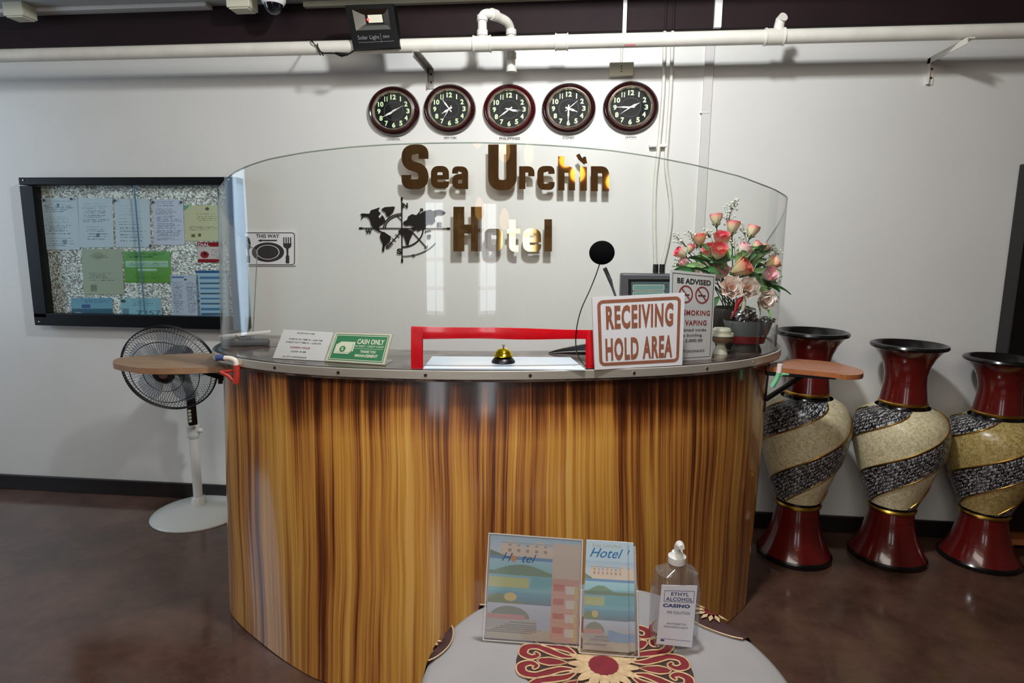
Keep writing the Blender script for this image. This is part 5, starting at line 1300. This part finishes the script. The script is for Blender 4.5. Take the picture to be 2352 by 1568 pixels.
for (x0, y0, x1, y1, n) in ((1665, 560, 1678, 470, 9), (1672, 500, 1688, 462, 10), (1600, 590, 1552, 543, 8), (1610, 580, 1585, 535, 12), (1640, 560, 1622, 530, 12), (1715, 560, 1706, 522, 8), (1740, 590, 1775, 565, 9), (1745, 600, 1790, 580, 8), (1590, 610, 1556, 600, 10), (1760, 650, 1785, 640, 6), (1600, 575, 1595, 545, 12), (1690, 590, 1680, 548, 10)):
    a, b = F3(x0, y0, .02), F3(x1, y1, .01); mbs.tube([a, a.lerp(b, .6)+Vector((.003, 0, 0)), b], .001, 4)
    for k in range(n*2):
        c = a.lerp(b, random.uniform(.55, 1.05))+Vector((random.gauss(0, .010), random.gauss(0, .01), random.gauss(0, .009))); mb.ball(c, random.uniform(.003, .0052), 5, 3); mbs.tube([a.lerp(b, .5), c], .0005, 3, cap=False)
mb.build('filler_blossoms', M['breath'], bq, kind='stuff', smooth=60); mbs.build('filler_twigs', M['stem'], bq, kind='stuff')

# boat shaped bowl with foil and ribbon, tiered pedestal, bauble
bw = ony(1716, 800, -.80); bw = Vector((bw.x, -.84, ZR))
def bowlz(y): return zat(y, bw.x, bw.y)-ZR
rx_ = abs(ony(1775, 760, bw.y).x-ony(1660, 760, bw.y).x)/2; cxb = (ony(1775, 760, bw.y).x+ony(1658, 760, bw.y).x)/2; bw.x = cxb
bo = thing('gift_bowl', bw, 'grey and dark red boat shaped bowl in front of the bouquet pot', 'bowl')
zt_ = bowlz(735); zm = bowlz(770); zl_ = bowlz(792)
MB().lathe([(rx_*.78, zm), (rx_*.84, zm+.01), (rx_, zt_), (rx_*.94, zt_-.002), (rx_*.75, zm+.005)], bw, 40, sy=.6, caps=False).build('upper_band', M['flgrey'], bo, smooth=40)
MB().lathe([(rx_*.5, .03), (rx_*.7, zl_*.6+.02), (rx_*.78, zm), (rx_*.7, zm-.005), (0, .05)], bw, 40, sy=.6, caps=False).build('lower_band', M['flred'], bo, smooth=40)
MB().lathe([(rx_*.62, 0), (rx_*.6, .012), (rx_*.5, .032), (0, .032)], bw, 32, sy=.6).build('foot', M['darkwood'], bo, smooth=40)
fo = MB(); c0 = Vector((bw.x, bw.y, ZR+zt_)); rnd = random.Random(4)
def foil(c, rx, ry, rz, nm, par):
    mb = MB(); mb.ball((0, 0, 0), 1, 22, 14)
    for i, v in enumerate(mb.v):
        j = 1+rnd.uniform(-.22, .22); mb.v[i] = Vector((c.x+v.x*rx*j, c.y+v.y*ry*j, c.z+v.z*rz*j))
    mb.build(nm, M['foil'], par, fixn=False)
foil(Vector((ony(1708, 720, bw.y).x, bw.y-.01, ony(1708, 722, bw.y).z)), .042, .035, .030, 'foil_wrap', bo)
foil(Vector((ony(1758, 733, bw.y).x, bw.y, ony(1758, 735, bw.y).z)), .034, .03, .014, 'foil_wrap', bo)
p_ = [ony(x, y, bw.y-.05) for x, y in ((1708, 682), (1697, 690), (1693, 700), (1690, 712), (1678, 732))]
MB().tube(p_, [.004, .012, .009, .005, .002], 8).build('ribbon', mat('ribbon_red', (176, 20, 30), .2, coat=.6), bo, smooth=50)
p_ = [ony(x, y, bw.y-.05) for x, y in ((1708, 678), (1709, 690), (1708, 705), (1705, 714))]
MB().tube(p_, [.004, .008, .008, .006], 8).build('ribbon', M['cream'], bo, smooth=50)
c = ony(1677, 782, bw.y-.05); MB().ball(c, .009, 12, 8).build('bauble', mat('bauble_red', (150, 16, 26), .15, coat=.6), bo, smooth=60)
c = onz(1655, 812, ZR); c.z = ZR
t = thing('pedestal_bowl', c, 'small stacked cream bowls on a pedestal between the advisory sign and the boat shaped bowl', 'bowl')
def zc_(y): return max(0, zat(y, c.x, c.y)-ZR)
MB().lathe([(0, 0), (.026, 0), (.022, .015), (.014, zc_(792)), (.018, zc_(788)), (.03, zc_(785))], c, 24, caps=False).build('pedestal', M['cream'], t, smooth=40)
MB().lathe([(.02, zc_(788)), (.04, zc_(780)), (.043, zc_(774)), (.036, zc_(776))], c, 28, caps=False).build('lower_bowl', M['oak'], t, smooth=40)
MB().lathe([(.03, zc_(776)), (.044, zc_(770)), (.042, zc_(764)), (.03, zc_(766)), (.034, zc_(758)), (.03, zc_(753)), (0, zc_(752))], c, 28, caps=False).build('upper_bowl', M['cream'], t, smooth=40)

# ------------------------------------------------------------------ small round table in front
TZ = .60; TC = Vector((.085, -2.085, 0)); TR = .375
t = thing('side_table', (TC.x, TC.y, 0), 'small round pedestal table hidden under the grey cloth', 'table')
MB().lathe([(0, TZ-.03), (TR-.01, TZ-.03), (TR, TZ-.02), (TR-.004, TZ-.006), (0, TZ-.006)], TC, 48, caps=False).build('tabletop', M['table'], t, smooth=40)
MB().lathe([(.18, 0), (.17, .02), (.04, .05), (.03, .3), (.035, TZ-.03)], TC, 24, caps=False).build('pedestal', M['table'], t, smooth=40)
mb = MB(); P_ = []; NA = 120
for i, (r_, z_) in enumerate(((0, 0), (.12, 0), (.25, 0), (.34, 0), (.372, -.001), (.385, -.008), (.392, -.025), (.397, -.07), (.40, -.14), (.405, -.22), (.41, -.3))):
    row = []
    for k in range(NA):
        a_ = 2*PI*k/NA; amp = max(0, -z_-.03)*.12
        fold = amp*(math.sin(a_*9+.6)+.5*math.sin(a_*17)); rz = TZ+z_+.0015*math.sin(a_*5+r_*20)*(1 if r_ < .36 else .3)*(r_ > .05)
        hem = .05*abs(math.sin(a_*2)) if i == 10 else 0
        row.append(Vector((TC.x+(r_+fold)*math.cos(a_), TC.y+(r_+fold)*math.sin(a_), rz-hem)))
    P_.append(row)
mb.grid(P_, closed=True)
cl = mb.build('tablecloth', M['cloth'], None, smooth=70, label='grey tablecloth with red and cream embroidery draped over the round table', cat='tablecloth')
ZM = TZ+.0022
cm = onz(1386, 1530, ZM)
ex = onz(1588, 1530, ZM).x-cm.x
def E(u, v, l=0): return Vector((cm.x+u*ex, cm.y+v*ex*.95, ZM+l))
pts = []
for k in range(96):
    a_ = 2*PI*k/96; r_ = .90+.10*abs(math.cos(a_*4)); pts.append(E(r_*math.cos(a_), r_*math.sin(a_)))
MB().prism(pts, (0, 0, -.0012)).build('embroidered_ground', M['clbrown'], cl)
def flat(pts, m, nm, l, th=.0009): MB().prism([E(u, v, l) for u, v in pts], (0, 0, -th)).build(nm, m, cl)
def spiral(cu, cv, r0, a0, sgn, turns=1.2, n=22):
    return [(cu+r0*(1-.75*i/n)*math.cos(a0+sgn*2*PI*turns*i/n), cv+r0*(1-.75*i/n)*math.sin(a0+sgn*2*PI*turns*i/n)) for i in range(n+1)]
def rot2(pts, a_): return [(u*math.cos(a_)-v*math.sin(a_), u*math.sin(a_)+v*math.cos(a_)) for u, v in pts]
def scroll(path, wd, a_, l=.0012):
    P_ = cat_rom([(x, y, 0) for x, y in path], 4); n = len(P_); L_, R2 = [], []
    for i, p_ in enumerate(P_):
        t_ = (P_[min(i+1, n-1)]-P_[max(i-1, 0)]).normalized(); nn = Vector((-t_.y, t_.x, 0)); f_ = i/(n-1)*(len(wd)-1); k_ = min(int(f_), len(wd)-2); w_ = wd[k_]+(wd[k_+1]-wd[k_])*(f_-k_)
        L_.append(p_+nn*w_/2); R2.append(p_-nn*w_/2)
    L2 = [E(*rot2([(p_.x, p_.y)], a_)[0], l) for p_ in L_]; R3 = [E(*rot2([(p_.x, p_.y)], a_)[0], l) for p_ in R2]
    MB().grid([L2, R3]).build('red_scroll', M['clred'], cl, fixn=False)
    up_ = Vector((0, 0, .0006)); MB().tube([p_+up_ for p_ in L2+R3[::-1]], .0021, 5, closed=True).build('cream_cord', M['clcream'], cl, smooth=60)
for k in range(8):
    a_ = 2*PI*k/8+.39
    for sg in (1, -1):
        scroll([(.34, .02*sg), (.48, .07*sg), (.64, .06*sg), (.80, .05*sg), (.92, .13*sg), (.90, .25*sg), (.79, .27*sg), (.74, .20*sg), (.79, .16*sg)], [.02, .09, .11, .10, .11, .11, .09, .07, .03], a_)
    tb = rot2([(.40, 0), (.50, .05), (.62, .075), (.72, .05), (.76, 0), (.72, -.05), (.62, -.075), (.50, -.05)], a_+PI/8)
    flat(tb, M['clred'], 'red_drop', .0014)
    MB().tube([E(u, v, .002) for u, v in tb], .0019, 5, closed=True).build('cream_cord', M['clcream'], cl, smooth=60)
for k in range(16):
    a_ = 2*PI*k/16
    pt_ = [(.12, 0), (.2, .045), (.3, .055), (.38, .03), (.42, 0), (.38, -.03), (.3, -.055), (.2, -.045)]
    flat(rot2(pt_, a_), M['clcream'], 'petal', .0026+.0003*(k % 2))
flat([(.17*math.cos(2*PI*k/28), .17*math.sin(2*PI*k/28)) for k in range(28)], M['clred'], 'flower_centre', .0036)
# embroidered corners hanging over the table edge
for (px, py, sz) in ((1655, 1398, .085), (1100, 1352, .035), (992, 1475, .05)):
    c = onz(px, py, TZ); d = Vector((c.x-TC.x, c.y-TC.y, 0)); ang = math.atan2(d.y, d.x)
    def S(da, dr):   # on the draped surface
        r_ = (.372 if px > 1500 else .392)+dr; z_ = 0
        if r_ > .38: z_ = -(r_-.38)*1.4; r_ = .38+min(.02, (r_-.38)*.35)
        aa = ang+da; return Vector((TC.x+(r_+.006)*math.cos(aa), TC.y+(r_+.006)*math.sin(aa), TZ+z_+.004))
    W_ = sz/.38*1.3
    mb = MB(); P_ = [[S(-W_+2*W_*j/12, -.012-sz*.55*max(0, math.sin(PI*j/12))**.7*(1-i/4)+.055*i/4) for j in range(13)] for i in range(5)]
    mb.grid(P_).build('corner_ground', M['clbrown'], cl, smooth=60, fixn=False)
    for j in range(7):
        a_ = PI*j/6+.0; mb = MB(); rr_ = sz*.5
        pts = [S((math.cos(a_+e)*r_*rr_)/.38, -.008-math.sin(a_+e)*r_*rr_+.012) + Vector((0, 0, .0035)) for e, r_ in ((0, .35), (.2, .7), (0, 1.1), (-.2, .7))]
        mb.prism(pts, (0, 0, .0012)).build('petal', M['clcream'], cl)
    pts = [S(math.cos(2*PI*j/14)*sz*.22/.38, .004-math.sin(2*PI*j/14)*sz*.22)+Vector((0, 0, .006)) for j in range(14)]
    MB().prism(pts, (0, 0, .001)).build('flower_centre', M['clred'], cl)
    mb = MB(); mb.tube([S(-W_+2*W_*j/14, -.014-sz*.57*max(0, math.sin(PI*j/14))**.7)+Vector((0, 0, .001)) for j in range(15)], .0018, 5); mb.build('cream_cord', M['clcream'], cl, smooth=60)

# flyers
TZZ = TZ+.006
def scenery(c, var=0):
    c.grad(.0, 1, (176, 206, 222), (176, 206, 222))
    # building at top
    c.grad(.80, 1, (196, 214, 224), (150, 190, 216)); c.mask(lambda u, v: (v < .93-.03*np.sin(u*20)) & (v > .80) & (u > .12), (214, 196, 176))
    for i in range(7): c.rect(.2+.1*i, .85, .24+.1*i, .88, (150, 130, 110)); c.rect(.2+.1*i, .90, .24+.1*i, .92, (160, 140, 120))
    c.rect(.12, .925, .9, .94, (150, 170, 180)); c.mask(lambda u, v: (v < .86-.3*u) & (v > .78), (70, 110, 70)); c.rect(0, .775, 1, .80, (40, 130, 190))
    c.grad(.62, .775, (110, 190, 200), (150, 206, 226)); c.mask(lambda u, v: (v < .66+.07*np.sin(np.clip((u-.05)*5, 0, PI))) & (v > .62), (80, 132, 96))
    c.grad(.46, .62, (90, 180, 196), (110, 186, 210)); c.mask(lambda u, v: (u < .45) & (v < .6) & (v > .5), (190, 200, 120)); c.mask(lambda u, v: (u > .45+.2*(v-.46)) & (v < .62) & (v > .5), (70, 176, 190))
    c.grad(.34, .46, (40, 110, 130), (60, 160, 190)); c.mask(lambda u, v: (u < .4) & (v < .40+.04*np.sin(u*14)) & (v > .34), (96, 120, 60)); c.mask(lambda u, v: (u-.25)**2*2+(v-.41)**2*6 < .01, (216, 190, 80))
    c.grad(.0, .34, (150, 150, 140), (190, 204, 226)); c.mask(lambda u, v: (v < .2+.12*np.sqrt(np.clip(1-((u-.25)/.22)**2, 0, 1))) & (v > .2) & (abs(u-.25) < .22), (110, 124, 112))
    c.mask(lambda u, v: (v < .24) & (v > .19) & (u < .42), (196, 130, 130)); c.mask(lambda u, v: (v < .19) & (v > .1), (168, 170, 168)); c.mask(lambda u, v: (v < .1), (186, 178, 160))
    for i in range(6): c.mask(lambda u, v, i=i: (abs(v-(.06+.02*i)) < .006) & (u > .1*i*.5) & (u < .5+.05*i), (120, 120, 118))
    c.mask(lambda u, v: (u > .55) & (v < .24-.1*(u-.55)) & (v > .1), (110, 160, 206) if var else (170, 190, 214))
q = standing((1124, 1222), (1338, 1238), (1331, 1482), (1111, 1466), TZZ, .12)
t = thing('flyer_holder', q.at(.5, 0), 'clear acrylic stand holding the wide hotel flyer, left of the brochures', 'display stand')
mb = MB(); mb.slab([q.at(-.02, -.01, .003), q.at(1.02, -.01, .003), q.at(1.02, 1.0, .003), q.at(-.02, 1.0, .003)], q.n*.0015); mb.build('front_pane', M['clear'], t)
stroke_on(MB(), q, [(0, 0), (1, 0), (1, 1), (0, 1)], .012, .0055, True, .9).build('pane_edge', M['white'], t, fixn=False)
a, b = q.at(0, .0, -.002), q.at(1, 0, -.002)
MB().slab([a, b, b+Vector((0, .07, 0)), a+Vector((0, .07, 0))], (0, 0, -.002)).build('foot', M['clear'], t)
fl_ = thing('hotel_flyer', q.at(.5, .01), 'wide printed hotel flyer with coastal photos in the clear stand', 'flyer')
MB().slab([q.at(.01, .01, 0), q.at(.99, .01, 0), q.at(.99, .99, 0), q.at(.01, .99, 0)], -q.n*.0015).build('sheet', M['signw'], fl_)
cv = Canvas(160, 160, (190, 210, 220)); scenery(cv); glare_wash = lambda c: c.a.__imul__(.9).__iadd__(.22)  # lifts the print colours towards white to paint in glare
cv.mask(lambda u, v: (u > .70) & (v < .62), (206, 150, 130)); cv.mask(lambda u, v: (u > .70) & (v > .62) & (v < .96), (206, 188, 172))
for i in range(4): cv.rect(.72, .08+.14*i, .84, .14+.14*i, (190, 84, 60)); cv.rect(.86, .05+.14*i, .97, .13+.14*i, (214, 208, 200)); cv.rect(.95, .0+.14*i, .99, .12+.14*i, (206, 180, 90))
cv.mask(lambda u, v: (u < .70) & (u > .25) & (abs(v-.50) < .002), (230, 230, 230)); glare_wash(cv)
o_ = Quad(q.at(.02, .02), q.at(.98, .02), q.at(.98, .98), q.at(.02, .98)); cv.build('print', o_, fl_, lift=.0006)
mb = MB(); text_on(mb, q, 'H   tel', .17, .745, .50, .825, .0012, bold=0, shear=.04); mb.build('lettering', mat('script_blue', (40, 110, 170), .4), fl_)
poly_on(MB(), q, oval(.275, .775, .03, .03), .0012).build('sun_mark', mat('sun_orange', (226, 170, 110), .4), fl_, fixn=False)
# brochures + pocket
q2 = standing((1341, 1236), (1460, 1243), (1466, 1502), (1331, 1492), TZZ, .14)
t = thing('brochure_holder', q2.at(.5, 0), 'clear acrylic brochure pocket standing right of the wide flyer', 'display stand')
mb = MB(); fq_ = [q2.at(0, 0, .012), q2.at(1.0, 0, .012), q2.at(1.0, .58, .012), q2.at(0, .56, .012)]; mb.slab(fq_, q2.n*.0015)
mb.build('pocket_front', M['clear'], t)
mb = MB()
for u in (0, 1): mb.slab([q2.at(u, 0, -.012), q2.at(u, 0, .012), q2.at(u, .57, .012), q2.at(u, .95, -.012)], Vector((.0015, 0, 0)))
mb.slab([q2.at(0, 0, -.012), q2.at(1, 0, -.012), q2.at(1, .96, -.012), q2.at(0, .98, -.012)], -q2.n*.0015); mb.slab([q2.at(0, 0, -.012), q2.at(1, 0, -.012), q2.at(1, 0, .012), q2.at(0, 0, .012)], (0, 0, -.002)); mb.build('pocket_back', M['clear'], t)
mb = MB(); mb.tube([fq_[0], fq_[1]], .0015, 5); mb.tube([fq_[1], fq_[2]], .0022, 5); mb.tube([fq_[3], fq_[0]], .0022, 5); mb.build('pane_edge', M['white'], t)
hb_ = mat('script_blue2', (50, 120, 180), .4)
for k, (u0, u1, v1, lf, lab) in enumerate(((.05, .84, .995, .006, 'front tall hotel brochure reading Hotel in the clear pocket'), (.30, .955, .985, .001, 'second tall hotel brochure peeking out on the right in the clear pocket'), (.5, 1.0, .94, -.006, 'rearmost white edged brochure in the clear pocket'))):
    qq = Quad(q2.at(u0, .02, lf), q2.at(u1, .02, lf), q2.at(u1, v1, lf), q2.at(u0, v1, lf))
    t = thing('brochure', qq.at(.5, 0), lab, 'brochure', 'brochures in the clear pocket')
    MB().slab([qq.at(0, 0), qq.at(1, 0), qq.at(1, 1), qq.at(0, 1)], -qq.n*.003).build('sheet', M['signw'], t)
    if k < 2:
        cv = Canvas(84, 165, (176, 212, 232)); scenery(cv, 1); a0 = cv.a.copy()
        cv.a[:30] = lin((170, 208, 230)); cv.a[30:] = a0[np.linspace(0, 164, 135).astype(int)]
        glare_wash(cv); cv.build('print', qq, t, lift=.0004)
        mb = MB(); text_on(mb, qq, 'Hotel', .14, .85, .84, .935, .001, bold=.0, shear=.10); mb.build('lettering', hb_, t)
        mb = MB(); text_on(mb, qq, 'Sea Urchin', .15, .945, .85, .975, .001, bold=-.012); mb.build('lettering', M['clcream'], t)
# sanitizer bottle
bp_ = onz(1545, 1470, TZ+.003); 
bt = thing('sanitizer_bottle', bp_, 'clear pump bottle of ethyl alcohol with white label beside the brochures', 'bottle')
def zb2(y): return zat(y, bp_.x, bp_.y)
wpx = abs(ony(1602, 1400, bp_.y).x-ony(1488, 1400, bp_.y).x); hw, hd = wpx/2*.93, wpx/2*.62
ry = R_(14); bx_, by_ = Vector((math.cos(ry), math.sin(ry), 0)), Vector((-math.sin(ry), math.cos(ry), 0))
def sup(a_, hw_, hd_, e=.42):
    c_, s_ = math.cos(a_), math.sin(a_); return hw_*abs(c_)**e*(1 if c_ > 0 else -1), hd_*abs(s_)**e*(1 if s_ > 0 else -1)
zt2 = zb2(1296); zs2 = zb2(1330); z0 = TZ+.003
P_ = []
for z_, f_, e in ((z0, .9, .5), (z0+.006, 1, .42), (zs2-.02, 1, .42), (zs2, .96, .5), ((zs2+zt2)/2+.004, .88, .5), (zt2-.004, .42, .9), (zt2, .3, 1), (zt2+.012, .3, 1)):
    row = []
    for k in range(40):
        x_, y_ = sup(2*PI*k/40, hw*f_, hd*f_ if f_ > .5 else hw*f_, e); row.append(Vector((bp_.x, bp_.y, z_))+bx_*x_+by_*y_)
    P_.append(row)
MB().grid(P_, closed=True).add(P_[0], [tuple(range(40))]).build('body', M['bottle'], bt, smooth=50)
zc0 = zb2(1291)
MB().lathe([(.0, 0), (.019, 0), (.020, .002), (.020, .016), (.015, .019), (.012, .026), (0, .027)], (bp_.x, bp_.y, zc0), 24).build('cap', M['white'], bt, smooth=40)
hd0 = Vector((bp_.x, bp_.y, zc0+.024))
MB().tube([hd0, hd0+Vector((0, 0, .012)), hd0+Vector((.002, -.012, .024)), hd0+Vector((.004, -.03, .027))], [.007, .008, .010, .006], 12).build('pump_head', M['white'], bt, smooth=50)
MB().tube([(bp_.x, bp_.y, zc0), (bp_.x, bp_.y, z0+.02)], .003, 8).build('dip_tube', M['clear'], bt)
fo_ = bp_-by_*(hd+.0012)
n2 = -by_; a_ = onpl(1508, 1478, fo_, n2); b_ = onpl(1589, 1487, fo_, n2); c_ = onpl(1602, 1345, fo_, n2); d_ = onpl(1520, 1343, fo_, n2)
q = Quad(a_, b_, c_, d_)
lb = MB().slab([q.at(0, 0), q.at(1, 0), q.at(1, 1), q.at(0, 1)], by_*.001).build('label', mat('label_white', (224, 226, 236), .4), bt)
ink2 = mat('label_navy', (54, 66, 120), .4)
stroke_on(MB(), q, [(.1, .73), (.93, .73), (.93, .91), (.1, .91)], .012, .0004, True, .6).build('label_frame', ink2, lb, fixn=False)
mb = MB()
for wd, u0, v0, u1, v1, bo_ in (('ETHYL', .28, .83, .78, .885, .02), ('ALCOHOL', .15, .745, .9, .805, .02), ('CASINO', .08, .635, .84, .695, .05), ('70% SOLUTION', .2, .53, .85, .575, .0), ('ANTISEPTIC', .22, .35, .78, .38, 0), ('DISINFECTANT', .16, .295, .84, .325, 0)):
    text_on(MB(), q, wd, u0, v0, u1, v1, .0006, bold=bo_, space=1.1).build('lettering', ink2, lb)
rect_on(MB(), q, .1, .06, .2, .09, .0006).build('printed_mark', ink2, lb, fixn=False); rect_on(MB(), q, .1, .1, .95, .105, .0006).build('printed_line', ink2, lb, fixn=False)
